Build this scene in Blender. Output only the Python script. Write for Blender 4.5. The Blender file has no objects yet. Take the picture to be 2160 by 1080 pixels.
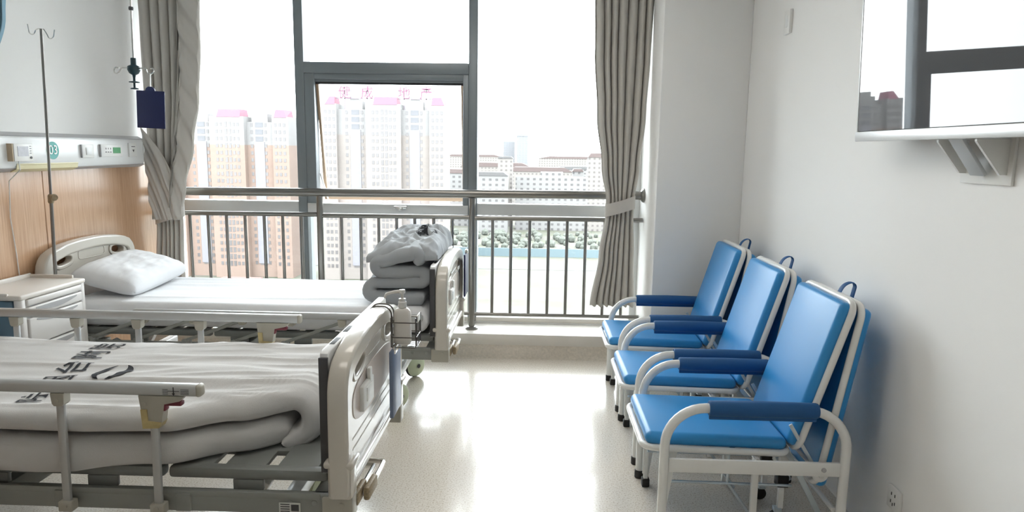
import bpy, bmesh, math, random
from mathutils import Vector, Matrix, Euler, noise
C = bpy.context.scene.collection
PI = math.pi
sc = bpy.context.scene

# ------------------------------------------------------------------ camera, sky, exposure
cd = bpy.data.cameras.new('camera'); cam = bpy.data.objects.new('camera', cd); C.objects.link(cam)
cd.sensor_width = 36.0; cd.lens = 1459.0/2160*36; cd.clip_start = 0.05; cd.clip_end = 6000
R3 = Matrix(((0.999322, -0.01941, 0.031293), (0.03386, 0.150297, -0.988061), (0.014475, 0.98845, 0.150852)))
cam.matrix_world = Matrix.Translation((0, 0, 1.5)) @ R3.to_4x4()
sc.camera = cam
W = bpy.data.worlds.new('World'); sc.world = W; W.use_nodes = True
bgn = W.node_tree.nodes['Background']
bgn.inputs[0].default_value = (0.93, 0.97, 1.0, 1); bgn.inputs[1].default_value = 6.0
sc.view_settings.view_transform = 'Standard'; sc.view_settings.look = 'None'
sc.view_settings.gamma = 1.0; sc.view_settings.exposure = 1.05
sc.view_settings.use_curve_mapping = False

# ------------------------------------------------------------------ materials
MATS = {}
def mat(name, col, rough=0.5, metal=0.0, bump=0.0, bscale=60, spec=0.5, var=0.0, vscale=3.0, coat=0.0, stretch=None, ior=None):
    if name in MATS: return MATS[name]
    m = bpy.data.materials.new(name); m.use_nodes = True
    nt = m.node_tree; p = nt.nodes['Principled BSDF']
    p.inputs['Base Color'].default_value = (*col, 1); p.inputs['Roughness'].default_value = rough
    p.inputs['Metallic'].default_value = metal; p.inputs['Specular IOR Level'].default_value = spec
    p.inputs['Coat Weight'].default_value = coat
    if ior: p.inputs['IOR'].default_value = ior
    tc = nt.nodes.new('ShaderNodeTexCoord')
    src = tc.outputs['Object']
    if stretch:
        mp = nt.nodes.new('ShaderNodeMapping'); mp.inputs['Scale'].default_value = stretch
        nt.links.new(src, mp.inputs[0]); src = mp.outputs[0]
    if var > 0:
        n = nt.nodes.new('ShaderNodeTexNoise'); n.inputs['Scale'].default_value = vscale; n.inputs['Detail'].default_value = 4
        nt.links.new(src, n.inputs['Vector'])
        r = nt.nodes.new('ShaderNodeValToRGB')
        r.color_ramp.elements[0].position = 0.3; r.color_ramp.elements[1].position = 0.7
        r.color_ramp.elements[0].color = (*[c*(1-var) for c in col], 1)
        r.color_ramp.elements[1].color = (*[min(1, c*(1+var)) for c in col], 1)
        nt.links.new(n.outputs['Fac'], r.inputs[0]); nt.links.new(r.outputs[0], p.inputs['Base Color'])
    if bump > 0:
        n2 = nt.nodes.new('ShaderNodeTexNoise'); n2.inputs['Scale'].default_value = bscale; n2.inputs['Detail'].default_value = 5
        nt.links.new(src, n2.inputs['Vector'])
        b = nt.nodes.new('ShaderNodeBump'); b.inputs['Strength'].default_value = bump; b.inputs['Distance'].default_value = 0.01
        nt.links.new(n2.outputs['Fac'], b.inputs['Height']); nt.links.new(b.outputs[0], p.inputs['Normal'])
    MATS[name] = m
    return m

WALL = mat('white wall paint', (0.89, 0.885, 0.87), 0.75, bump=0.02, bscale=250)
CEIL = mat('ceiling paint', (0.88, 0.88, 0.87), 0.9, bump=0.02)
FRAME_LIT = mat('lit window aluminium', (0.620, 0.630, 0.630), 0.35, metal=0.2, bump=0.01)  # frame aluminium made lighter: light on the low transoms put into the colour
MARBLE = mat('pale marble', (0.78, 0.74, 0.68), 0.25, var=0.06, vscale=5)
COVE = mat('vinyl skirting', (0.55, 0.49, 0.41), 0.45, var=0.12, vscale=60)
FRAME = mat('grey window aluminium', (0.20, 0.225, 0.245), 0.38, metal=0.25, bump=0.01)
GASKET = mat('black gasket', (0.015, 0.015, 0.02), 0.6, var=0.1)
STEEL = mat('stainless steel', (0.26, 0.25, 0.235), 0.3, metal=1.0, bump=0.01, bscale=200)
CHROME = mat('chrome', (0.7, 0.69, 0.67), 0.15, metal=1.0, bump=0.005)
DARKIRON = mat('dark wire', (0.12, 0.11, 0.10), 0.35, metal=0.7, var=0.1)
CURT = mat('grey curtain cloth', (0.550, 0.525, 0.485), 0.9, bump=0.15, bscale=400)
CURT2 = mat('curtain tie cloth', (0.580, 0.555, 0.520), 0.9, bump=0.15, bscale=400)
BCURT = mat('blue curtain cloth', (0.22, 0.37, 0.47), 0.9, bump=0.15, bscale=400)
PLAST = mat('cream bed plastic', (0.600, 0.565, 0.505), 0.22, bump=0.01, bscale=20, coat=0.3)
PLAST2 = mat('cream bed bracket', (0.420, 0.400, 0.340), 0.35, bump=0.02)
INLAY = mat('pale pink panel insert', (0.62, 0.54, 0.49), 0.35, var=0.05)
BEDMET = mat('bed frame paint', (0.270, 0.280, 0.260), 0.4, bump=0.02)
BEDDECK = mat('bed deck paint', (0.200, 0.210, 0.200), 0.45, bump=0.02)
ALU = mat('matt aluminium rail', (0.500, 0.510, 0.510), 0.38, metal=0.35, bump=0.02, bscale=120)
YELLOW = mat('yellowed plastic', (0.52, 0.42, 0.20), 0.4, var=0.15, vscale=30)
MAROON = mat('maroon lever plastic', (0.16, 0.02, 0.035), 0.35, var=0.05)
SHEET = mat('white cotton sheet', (0.760, 0.770, 0.790), 0.9, bump=0.08, bscale=300)
QUILT = mat('white cotton quilt', (0.600, 0.590, 0.580), 0.9, bump=0.1, bscale=300)
QUILTF = mat('grey white quilt cover', (0.380, 0.400, 0.420), 0.9, bump=0.12, bscale=260)
INK = mat('black print ink', (0.012, 0.014, 0.02), 0.8, var=0.1)
BLUEPAD = mat('blue vinyl cushion', (0.030, 0.27, 0.62), 0.36, bump=0.03, bscale=350)
DARKPAD = mat('shaded sleeve and strap blue', (0.008, 0.085, 0.25), 0.6, bump=0.1, bscale=400)  # arm sleeves: cushion blue darkened to paint in shade; strap is dark blue itself
CHWHITE = mat('white chair enamel', (0.80, 0.80, 0.78), 0.25, bump=0.01, coat=0.2)
BLACKRUB = mat('black rubber', (0.012, 0.012, 0.013), 0.6, var=0.1)
GALV = mat('galvanised strip', (0.55, 0.62, 0.66), 0.35, metal=0.5, bump=0.02)
CABW = mat('white cabinet plastic', (0.76, 0.74, 0.72), 0.35, bump=0.01)
CABTOP = mat('cream cabinet top', (0.74, 0.70, 0.65), 0.3, bump=0.01)
CABBLUE = mat('blue grey cabinet side', (0.15, 0.24, 0.32), 0.45, bump=0.02)
NAVY = mat('navy board', (0.012, 0.018, 0.085), 0.5, bump=0.1, bscale=300)
BLUEGREY = mat('blue grey board', (0.17, 0.22, 0.33), 0.4, var=0.05)
UNIT = mat('white unit enamel', (0.80, 0.81, 0.81), 0.3, bump=0.005)
UNITGREY = mat('grey unit cap', (0.42, 0.42, 0.43), 0.4, var=0.03)
CREAM = mat('pale yellow strip', (0.72, 0.66, 0.42), 0.4, var=0.04)
TEAL = mat('teal sign', (0.01, 0.30, 0.27), 0.4, var=0.03)
WHITEP = mat('white plastic', (0.82, 0.82, 0.80), 0.35, var=0.01)
TANP = mat('tan shaded plastic', (0.55, 0.42, 0.28), 0.4, var=0.03)
GREENP = mat('green socket label', (0.01, 0.27, 0.06), 0.4, var=0.15, vscale=80)
LCD = mat('grey lcd', (0.36, 0.36, 0.40), 0.3, var=0.12, vscale=60)
DARKGREY = mat('dark grey plastic', (0.06, 0.06, 0.065), 0.5, var=0.1)
DTEAL = mat('dark teal hub plastic', (0.006, 0.035, 0.05), 0.4, var=0.1)
KNOB = mat('old tan clamp', (0.30, 0.23, 0.14), 0.5, var=0.3, vscale=120)
CREAMPIPE = mat('tarnished chrome pipe', (0.42, 0.38, 0.30), 0.2, metal=0.9, bump=0.01)
SCREEN = mat('glossy screen', (0.11, 0.112, 0.12), 0.015, ior=1.62, var=0.01)
SILVER = mat('silver bezel', (0.72, 0.73, 0.74), 0.3, metal=0.3, bump=0.01)
BOTTLE = mat('white bottle plastic', (0.75, 0.72, 0.68), 0.35, var=0.03)
CLEARP = mat('translucent pump plastic', (0.66, 0.65, 0.62), 0.25, var=0.03)
WHEELC = mat('greenish wheel cover', (0.62, 0.68, 0.48), 0.4, var=0.05)
LABELW = mat('label paper', (0.66, 0.66, 0.64), 0.5, var=0.05)
TW_UP = mat('cream tower render', (0.158, 0.153, 0.151), 0.9, var=0.04, vscale=0.1)
TW_LO = mat('peach tower render', (0.160, 0.115, 0.094), 0.9, var=0.06, vscale=0.1)
TW_LO2 = mat('pale peach tower render', (0.158, 0.140, 0.129), 0.9, var=0.04, vscale=0.1)
TW_WIN = mat('tower window', (0.079, 0.072, 0.072), 0.3, var=0.2, vscale=0.2)
TW_BAL = mat('tower balcony glazing', (0.065, 0.065, 0.072), 0.3, var=0.2, vscale=0.2)
TW_ROOF = mat('pink red roof', (0.158, 0.056, 0.081), 0.8, var=0.05)
SIGNRED = mat('pink sign letters', (0.100, 0.032, 0.062), 0.6, var=0.05)
SIGNBAR = mat('sign lattice', (0.115, 0.095, 0.110), 0.6, var=0.05)
FIELD = None

def wood():
    m = bpy.data.materials.new('pale wood veneer'); m.use_nodes = True; nt = m.node_tree; p = nt.nodes['Principled BSDF']
    tc = nt.nodes.new('ShaderNodeTexCoord'); mp = nt.nodes.new('ShaderNodeMapping'); mp.inputs['Scale'].default_value = (1, 34, 1.1)
    n = nt.nodes.new('ShaderNodeTexNoise'); n.inputs['Scale'].default_value = 3.2; n.inputs['Detail'].default_value = 6; n.inputs['Roughness'].default_value = 0.65
    r = nt.nodes.new('ShaderNodeValToRGB'); r.color_ramp.elements[0].position = 0.3; r.color_ramp.elements[1].position = 0.72
    r.color_ramp.elements[0].color = (0.47, 0.27, 0.15, 1); r.color_ramp.elements[1].color = (0.66, 0.43, 0.27, 1)
    nt.links.new(tc.outputs['Object'], mp.inputs[0]); nt.links.new(mp.outputs[0], n.inputs['Vector'])
    nt.links.new(n.outputs['Fac'], r.inputs[0]); nt.links.new(r.outputs[0], p.inputs['Base Color'])
    p.inputs['Roughness'].default_value = 0.28; p.inputs['Coat Weight'].default_value = 0.3; p.inputs['Coat Roughness'].default_value = 0.15
    return m
WOOD = wood()
def floor_mat():
    m = bpy.data.materials.new('speckled vinyl floor'); m.use_nodes = True; nt = m.node_tree; p = nt.nodes['Principled BSDF']
    tc = nt.nodes.new('ShaderNodeTexCoord'); n = nt.nodes.new('ShaderNodeTexNoise'); n.inputs['Scale'].default_value = 140; n.inputs['Detail'].default_value = 3
    r = nt.nodes.new('ShaderNodeValToRGB'); r.color_ramp.elements[0].position = 0.33; r.color_ramp.elements[1].position = 0.5
    r.color_ramp.elements[0].color = (0.50, 0.42, 0.33, 1); r.color_ramp.elements[1].color = (0.74, 0.68, 0.60, 1)
    nt.links.new(tc.outputs['Object'], n.inputs['Vector']); nt.links.new(n.outputs['Fac'], r.inputs[0]); nt.links.new(r.outputs[0], p.inputs['Base Color'])
    p.inputs['Roughness'].default_value = 0.2; p.inputs['Coat Weight'].default_value = 0.5; p.inputs['Coat Roughness'].default_value = 0.12
    n2 = nt.nodes.new('ShaderNodeTexNoise'); n2.inputs['Scale'].default_value = 5; n2.inputs['Detail'].default_value = 2
    b = nt.nodes.new('ShaderNodeBump'); b.inputs['Strength'].default_value = 0.12; b.inputs['Distance'].default_value = 0.006
    nt.links.new(tc.outputs['Object'], n2.inputs['Vector']); nt.links.new(n2.outputs['Fac'], b.inputs['Height'])
    nt.links.new(b.outputs[0], p.inputs['Normal']); nt.links.new(b.outputs[0], p.inputs['Coat Normal'])
    return m
FLOOR = floor_mat()
def glass_mat():
    m = bpy.data.materials.new('window glass'); m.use_nodes = True; nt = m.node_tree
    for n in list(nt.nodes): nt.nodes.remove(n)
    o = nt.nodes.new('ShaderNodeOutputMaterial'); mix = nt.nodes.new('ShaderNodeMixShader'); t = nt.nodes.new('ShaderNodeBsdfTransparent')
    g = nt.nodes.new('ShaderNodeBsdfGlossy'); g.inputs['Roughness'].default_value = 0.01; f = nt.nodes.new('ShaderNodeFresnel'); f.inputs[0].default_value = 1.3
    t.inputs[0].default_value = (0.96, 0.98, 0.98, 1)
    nt.links.new(f.outputs[0], mix.inputs[0]); nt.links.new(t.outputs[0], mix.inputs[1]); nt.links.new(g.outputs[0], mix.inputs[2]); nt.links.new(mix.outputs[0], o.inputs[0])
    return m
GLASS = glass_mat()
def grid_windows(name, wall, win, px, pz, wx, wz):
    m = bpy.data.materials.new(name); m.use_nodes = True; nt = m.node_tree; p = nt.nodes['Principled BSDF']; p.inputs['Roughness'].default_value = 0.9
    tc = nt.nodes.new('ShaderNodeTexCoord'); s = nt.nodes.new('ShaderNodeSeparateXYZ'); nt.links.new(tc.outputs['Object'], s.inputs[0])
    def band(out, per, wid):
        d = nt.nodes.new('ShaderNodeMath'); d.operation = 'DIVIDE'; nt.links.new(out, d.inputs[0]); d.inputs[1].default_value = per
        fr = nt.nodes.new('ShaderNodeMath'); fr.operation = 'FRACT'; nt.links.new(d.outputs[0], fr.inputs[0])
        su = nt.nodes.new('ShaderNodeMath'); su.operation = 'LESS_THAN'; nt.links.new(fr.outputs[0], su.inputs[0]); su.inputs[1].default_value = wid
        return su.outputs[0]
    mu = nt.nodes.new('ShaderNodeMath'); mu.operation = 'MULTIPLY'
    nt.links.new(band(s.outputs[0], px, wx), mu.inputs[0]); nt.links.new(band(s.outputs[2], pz, wz), mu.inputs[1])
    mx = nt.nodes.new('ShaderNodeMix'); mx.data_type = 'RGBA'
    mx.inputs[6].default_value = (*wall, 1); mx.inputs[7].default_value = (*win, 1)
    nt.links.new(mu.outputs[0], mx.inputs[0]); nt.links.new(mx.outputs[2], p.inputs['Base Color'])
    return m

# ------------------------------------------------------------------ mesh helpers
def link(name, me, m, parent=None, loc=None, smooth=30):
    o = bpy.data.objects.new(name, me); C.objects.link(o)
    if m is not None:
        me.materials.clear(); me.materials.append(m)
    if parent is not None: o.parent = parent
    if loc is not None: o.location = loc
    if smooth:
        me.polygons.foreach_set('use_smooth', [True]*len(me.polygons))
        me.set_sharp_from_angle(angle=math.radians(smooth))
    me.update()
    return o
def obj(name, bm, m, parent=None, loc=None, smooth=32):
    bmesh.ops.recalc_face_normals(bm, faces=bm.faces)
    me = bpy.data.meshes.new(name); bm.to_mesh(me); bm.free()
    return link(name, me, m, parent, loc, smooth)
def tag(o, label, cat, group=None, kind=None):
    o['label'] = label; o['category'] = cat
    if group: o['group'] = group
    if kind: o['kind'] = kind
    return o
def thing(name, label, cat, loc=(0, 0, 0), rot=(0, 0, 0), group=None):
    o = bpy.data.objects.new(name, None); o.empty_display_size = 0.1; C.objects.link(o)
    o.location = loc; o.rotation_euler = rot
    return tag(o, label, cat, group)
def struct(o, label=None):
    o['kind'] = 'structure'
    if label: o['label'] = label
    return o
def NB(): return bmesh.new()
def box(bm, c, s, rot=None, bev=0.0, seg=2):
    hx, hy, hz = s[0]/2, s[1]/2, s[2]/2
    M = Matrix.Translation(c)
    if rot: M = M @ Euler(rot).to_matrix().to_4x4()
    r = bmesh.ops.create_cube(bm, size=1.0, matrix=M @ Matrix.Diagonal((s[0], s[1], s[2], 1)))
    if bev > 0:
        es = list({e for v in r['verts'] for e in v.link_edges})
        bmesh.ops.bevel(bm, geom=es, offset=min(bev, 0.49*min(s)), segments=seg, profile=0.5, affect='EDGES')
    return bm
def b2(bm, x0, x1, y0, y1, z0, z1, bev=0.0, seg=2):
    return box(bm, ((x0+x1)/2, (y0+y1)/2, (z0+z1)/2), (abs(x1-x0), abs(y1-y0), abs(z1-z0)), None, bev, seg)
def fil(pts, r, n=6, closed=False):
    P = [Vector(p) for p in pts]; out = []
    N = len(P)
    for i in range(N):
        if not closed and i in (0, N-1): out.append(P[i]); continue
        a, b, c = P[i-1], P[i], P[(i+1) % N]
        d1 = (a-b); d2 = (c-b); rr = min(r, d1.length*0.49, d2.length*0.49)
        ang = d1.angle(d2)
        if ang > PI-0.02: out.append(b); continue
        d1.normalize(); d2.normalize()
        rad = rr*math.tan(ang/2)
        cen = b+(d1+d2).normalized()*(rad/math.sin(ang/2))
        p1 = b+d1*rr; p2 = b+d2*rr
        v1 = p1-cen; v2 = p2-cen; tot = v1.angle(v2)
        for k in range(n+1):
            t = k/n
            w = (math.sin((1-t)*tot)*v1+math.sin(t*tot)*v2)/math.sin(tot)
            out.append(cen+w)
    return out
def tube(bm, pts, r, seg=12, closed=False, cap=True, flat=1.0):
    P = [Vector(p) for p in pts]; N = len(P)
    T = []
    for i in range(N):
        if closed: t = P[(i+1) % N]-P[i-1]
        else: t = P[min(i+1, N-1)]-P[max(i-1, 0)]
        T.append(t.normalized())
    up = Vector((0, 0, 1)) if abs(T[0].z) < 0.9 else Vector((1, 0, 0))
    n = (up-T[0]*up.dot(T[0])).normalized(); rings = []
    for i in range(N):
        n = n-T[i]*n.dot(T[i])
        n.normalize(); b = T[i].cross(n)
        rr = r[i] if isinstance(r, (list, tuple)) else r
        rings.append([bm.verts.new(P[i]+n*(math.cos(2*PI*k/seg)*rr*flat)+b*(math.sin(2*PI*k/seg)*rr)) for k in range(seg)])
    for i in range(N if closed else N-1):
        A = rings[i]; B = rings[(i+1) % N]; off = 0
        if closed and i == N-1:
            off = min(range(seg), key=lambda q: (A[0].co-B[q].co).length)
        for k in range(seg):
            bm.faces.new((A[k], A[(k+1) % seg], B[(k+1+off) % seg], B[(k+off) % seg]))
    if cap and not closed:
        bm.faces.new(rings[0][::-1]); bm.faces.new(rings[-1])
    return bm
def lathe(bm, prof, c=(0, 0, 0), axis=(0, 0, 1), seg=24):
    q = Vector((0, 0, 1)).rotation_difference(Vector(axis)); c = Vector(c); rings = []
    for r, z in prof:
        if r < 1e-6: rings.append([bm.verts.new(c+q @ Vector((0, 0, z)))])
        else: rings.append([bm.verts.new(c+q @ Vector((math.cos(2*PI*k/seg)*r, math.sin(2*PI*k/seg)*r, z))) for k in range(seg)])
    for A, B in zip(rings, rings[1:]):
        for k in range(seg):
            a0, a1 = A[k % len(A)], A[(k+1) % len(A)]; b0, b1 = B[k % len(B)], B[(k+1) % len(B)]
            f = []
            for v in (a0, a1, b1, b0):
                if v not in f: f.append(v)
            if len(f) > 2: bm.faces.new(f)
    for A, fl in ((rings[0], True), (rings[-1], False)):
        if len(A) > 2: bm.faces.new(A[::-1] if fl else A)
    return bm
def prism(bm, poly, plane, d0, d1):
    """poly in 2D; plane 'xz' extrudes along y, 'yz' along x, 'xy' along z"""
    def mk(p, d):
        return {'xz': (p[0], d, p[1]), 'yz': (d, p[0], p[1]), 'xy': (p[0], p[1], d)}[plane]
    A = [bm.verts.new(mk(p, d0)) for p in poly]; B = [bm.verts.new(mk(p, d1)) for p in poly]
    bm.faces.new(A); bm.faces.new(B[::-1]); n = len(poly)
    for i in range(n): bm.faces.new((A[i], B[i], B[(i+1) % n], A[(i+1) % n]))
    return bm
def panel(outlines, half, bevel, mtx):
    """flat panel with holes: closed 2D outlines -> solid mesh"""
    cu = bpy.data.curves.new('c', 'CURVE'); cu.dimensions = '2D'; cu.fill_mode = 'BOTH'
    cu.extrude = half; cu.bevel_depth = bevel; cu.bevel_resolution = 2
    for pts in outlines:
        s = cu.splines.new('POLY'); s.points.add(len(pts)-1); s.use_cyclic_u = True
        for q, p in zip(s.points, pts): q.co = (p[0], p[1], 0, 1)
    o = bpy.data.objects.new('c', cu); C.objects.link(o)
    dg = bpy.context.evaluated_depsgraph_get(); me = bpy.data.meshes.new_from_object(o.evaluated_get(dg))
    bpy.data.objects.remove(o); bpy.data.curves.remove(cu)
    me.transform(mtx); return me
def text_mesh(s, size, ext=0.0, sub=0, bold=0.0):
    cu = bpy.data.curves.new('t', 'FONT'); cu.body = s; cu.size = size; cu.extrude = ext; cu.offset = bold; cu.resolution_u = 3
    cu.align_x = 'CENTER'; cu.align_y = 'CENTER'
    o = bpy.data.objects.new('t', cu); C.objects.link(o)
    dg = bpy.context.evaluated_depsgraph_get(); me = bpy.data.meshes.new_from_object(o.evaluated_get(dg))
    bpy.data.objects.remove(o); bpy.data.curves.remove(cu)
    if sub:
        bm = NB(); bm.from_mesh(me); bmesh.ops.triangulate(bm, faces=bm.faces)
        bmesh.ops.subdivide_edges(bm, edges=bm.edges, cuts=sub, use_grid_fill=True); bm.to_mesh(me); bm.free()
    return me
YZ = Matrix(((0, 0, 1, 0), (1, 0, 0, 0), (0, 1, 0, 0), (0, 0, 0, 1)))      # 2D (u,v) -> (y,z), depth along x
def ell(cy, cz, a, b, n=24, rot=0, p=2.0):
    out = []
    for k in range(n):
        t = 2*PI*k/n; c, s = math.cos(t), math.sin(t)
        u = a*math.copysign(abs(c)**(2/p), c); v = b*math.copysign(abs(s)**(2/p), s)
        out.append((cy+u*math.cos(rot)-v*math.sin(rot), cz+u*math.sin(rot)+v*math.cos(rot)))
    return out
def fbm(x, y, z=0.0): return noise.fractal(Vector((x, y, z)), 1.0, 2.0, 4)
def ridged(x, y, z=0.0): return 1-abs(2*noise.noise(Vector((x, y, z))))
def sweep(path, h, y0f, y1f, rr, disp, ny=40, ne=8, capn=5, y_wave=None):
    """cloth slab: path = [(x,z)], thickness 2h, from y0f(s,x) to y1f(s,x), rounded edges and ends"""
    P = [Vector((p[0], 0, p[1])) for p in path]; N = len(P); S = [0.0]
    for a, b in zip(P, P[1:]): S.append(S[-1]+(b-a).length)
    L = S[-1]; T = [(P[min(i+1, N-1)]-P[max(i-1, 0)]).normalized() for i in range(N)]
    st = []
    for k in range(capn):
        a = PI/2*k/capn; st.append((P[0]-T[0]*h*math.cos(a), T[0], math.sin(a)+0.02, 0.0))
    for i in range(N): st.append((P[i], T[i], 1.0, S[i]))
    for k in range(capn-1, -1, -1):
        a = PI/2*k/capn; st.append((P[-1]+T[-1]*h*math.cos(a), T[-1], math.sin(a)+0.02, L))
    bm = NB(); rings = []
    for p, t, k, s in st:
        n = Vector((-t.z, 0, t.x))
        if n.z < 0 and False: n = -n
        y0 = y0f(s, p.x); y1 = y1f(s, p.x); ring = []
        r2 = rr
        def pt(y, o):
            d = disp(s, y, o/h)
            q = p+n*(o*k+d*k); ring.append(bm.verts.new((q.x, y, q.z)))
        for j in range(ny+1): pt(y0+r2+(y1-y0-2*r2)*j/ny, h)
        for j in range(1, ne):
            a = PI*j/ne; pt(y1-r2+r2*math.sin(a), h*math.cos(a))
        for j in range(ny+1): pt(y1-r2-(y1-y0-2*r2)*j/ny, -h)
        for j in range(1, ne):
            a = PI*j/ne; pt(y0+r2-r2*math.sin(a), -h*math.cos(a))
        rings.append(ring)
    M = len(rings[0])
    for A, B in zip(rings, rings[1:]):
        for j in range(M): bm.faces.new((A[j], A[(j+1) % M], B[(j+1) % M], B[j]))
    bm.faces.new(rings[0][::-1]); bm.faces.new(rings[-1])
    return bm
def surf(fn, nu, nv):
    bm = NB(); g = [[bm.verts.new(fn(i/nu, j/nv)) for i in range(nu+1)] for j in range(nv+1)]
    for j in range(nv):
        for i in range(nu): bm.faces.new((g[j][i], g[j][i+1], g[j+1][i+1], g[j+1][i]))
    return bm
def solidify(o, t):
    m = o.modifiers.new('thick', 'SOLIDIFY'); m.thickness = t; m.offset = 0; return o
def lerp(a, b, t): return a+(b-a)*t
def interp(tab, z):
    """tab: list of tuples sorted by first item descending/ascending"""
    t = sorted(tab)
    if z <= t[0][0]: return t[0][1:]
    for a, b in zip(t, t[1:]):
        if z <= b[0]:
            f = (z-a[0])/(b[0]-a[0]); f = f*f*(3-2*f)
            return tuple(lerp(p, q, f) for p, q in zip(a[1:], b[1:]))
    return t[-1][1:]
def dup_tree(root, **kw):
    r = root.copy(); C.objects.link(r)
    for ch in list(root.children):
        c = ch.copy(); C.objects.link(c); c.parent = r
        for g in ch.children:
            d = g.copy(); C.objects.link(d); d.parent = c
    for k, v in kw.items(): setattr(r, k, v)
    return r

# ------------------------------------------------------------------ room shell
XL, XR, YW, YB, ZC = -2.86, 1.36, 5.30, -2.2, 2.85
CX, CY = 0.80, 4.60                                  # pillar corner beside the window
struct(obj('floor', b2(NB(), XL-0.3, XR+0.3, YB-0.2, 4.90, -0.12, 0), FLOOR))
struct(obj('ceiling', b2(NB(), XL-0.3, XR+0.3, YB-0.2, YW+0.3, ZC, ZC+0.15), CEIL))
struct(obj('wall_left', b2(NB(), XL-0.2, XL, YB, YW+0.25, 0, ZC), WALL))
struct(obj('wall_right', b2(NB(), XR, XR+0.2, YB, YW+0.25, 0, ZC), WALL))
struct(obj('wall_back', b2(NB(), XL, XR, YB-0.2, YB, 0, ZC), WALL))
struct(obj('wall_pillar', b2(NB(), CX, XR, CY, YW+0.25, 0, ZC, 0.004), WALL))
struct(obj('wall_window_head', b2(NB(), XL, CX, YW, YW+0.25, 2.70, ZC), WALL))
struct(obj('wall_window_foot', b2(NB(), XL, CX, YW, YW+0.25, -0.12, 0.165), WALL))
bm = NB(); b2(bm, XL, CX, 4.95, YW, 0.075, 0.158, 0.004)
struct(obj('trim_1', bm, MARBLE), 'pale marble window ledge step')
struct(obj('baseboard_window', prism(NB(), [(4.95, 0.078), (4.925, 0.06), (4.90, 0.02), (4.86, 0.0), (4.86, -0.02), (5.25, -0.02), (5.25, 0.078)], 'yz', XL, CX), COVE))
# wood wainscot on the left wall: panels with narrow seams
bm = NB(); ys = [0.2, 1.0, 1.75, 2.45, 3.12, 3.92, 5.29]
for a, b in zip(ys, ys[1:]): b2(bm, XL, XL+0.018, a+0.002, b-0.002, 0.0, 1.365, 0.002, 1)
struct(obj('trim_2', bm, WOOD), 'pale wood wall panelling')

# unseen glowing ceiling panels, added to brighten the room
def fill_mat():
    m = bpy.data.materials.new('lit diffuser'); m.use_nodes = True; p = m.node_tree.nodes['Principled BSDF']
    p.inputs['Base Color'].default_value = (0.8, 0.8, 0.78, 1); p.inputs['Emission Color'].default_value = (1.0, 0.95, 0.87, 1); p.inputs['Emission Strength'].default_value = 2.6
    return m
LIT = fill_mat()
for y, lb in ((1.9, 'added unseen fill panel further from the window'), (3.7, 'added unseen fill panel nearer to the window')):
    cl_ = thing('fill_light', lb, 'ceiling light', (-0.6, y, ZC), group='added ceiling fill panels')
    bm = NB(); b2(bm, -0.62, 0.62, -0.32, 0.32, -0.02, 0.0, 0.003); obj('fill_frame', bm, mat('fill frame', (0.8, 0.8, 0.8), 0.4, bump=0.005), cl_)
    obj('fill_panel', b2(NB(), -0.59, 0.59, -0.29, 0.29, -0.026, -0.018), LIT, cl_)

# ------------------------------------------------------------------ window
wr = bpy.data.objects.new('window_1', None); C.objects.link(wr); wr.location = (0, YW, 0); struct(wr, 'tall grey aluminium window wall')
def wframe(name, x0, x1, z0, z1, y0=0.0, y1=0.10, m=FRAME, bev=0.004):
    return obj(name, b2(NB(), x0, x1, y0, y1, z0, z1, bev), m, wr)
ML, MR = (-1.828, -1.758), (-0.512, -0.444)
wframe('mullion', *ML, 0.165, 2.70, 0.0, 0.16); wframe('mullion', *MR, 0.165, 2.70, 0.0, 0.16)
wframe('jamb', XL, XL+0.05, 0.165, 2.70); wframe('jamb', CX-0.05, CX, 0.165, 2.70, 0.0, 0.10, UNIT)
wframe('head_rail', XL, CX, 2.65, 2.70); wframe('sill_rail', XL, CX, 0.165, 0.20, 0.0, 0.12, MARBLE)
wframe('transom', XL+0.05, ML[0], 0.985, 1.085, 0.01, 0.10, FRAME_LIT); wframe('transom', MR[1], CX-0.05, 1.005, 1.092, 0.01, 0.10, FRAME_LIT); wframe('transom', ML[1], MR[0], 1.0, 1.075, 0.0, 0.10, FRAME_LIT)
bm = NB(); b2(bm, ML[1], MR[0], -0.005, 0.10, 2.055, 2.137, 0.004); b2(bm, ML[1], MR[0], 0.008, 0.10, 2.012, 2.058, 0.004); b2(bm, ML[1]+0.02, MR[0]-0.02, 0.03, 0.08, 1.995, 2.015)
obj('transom', bm, FRAME, wr)
bm = NB()
for x0, x1 in ((ML[1], ML[1]+0.075), (MR[0]-0.042, MR[0])): b2(bm, x0, x1, 0.004, 0.10, 1.075, 2.06, 0.004)
obj('casement_frame', bm, FRAME, wr)
for x0, x1, z0, z1 in ((XL+0.05, ML[0], 1.085, 2.65), (XL+0.05, ML[0], 0.20, 0.985), (ML[1], MR[0], 2.137, 2.65), (ML[1], MR[0], 0.20, 1.0), (MR[1], CX-0.05, 1.092, 2.65), (MR[1], CX-0.05, 0.20, 1.005)):
    obj('pane', b2(NB(), x0, x1, 0.058, 0.064, z0, z1), GLASS, wr)
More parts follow.
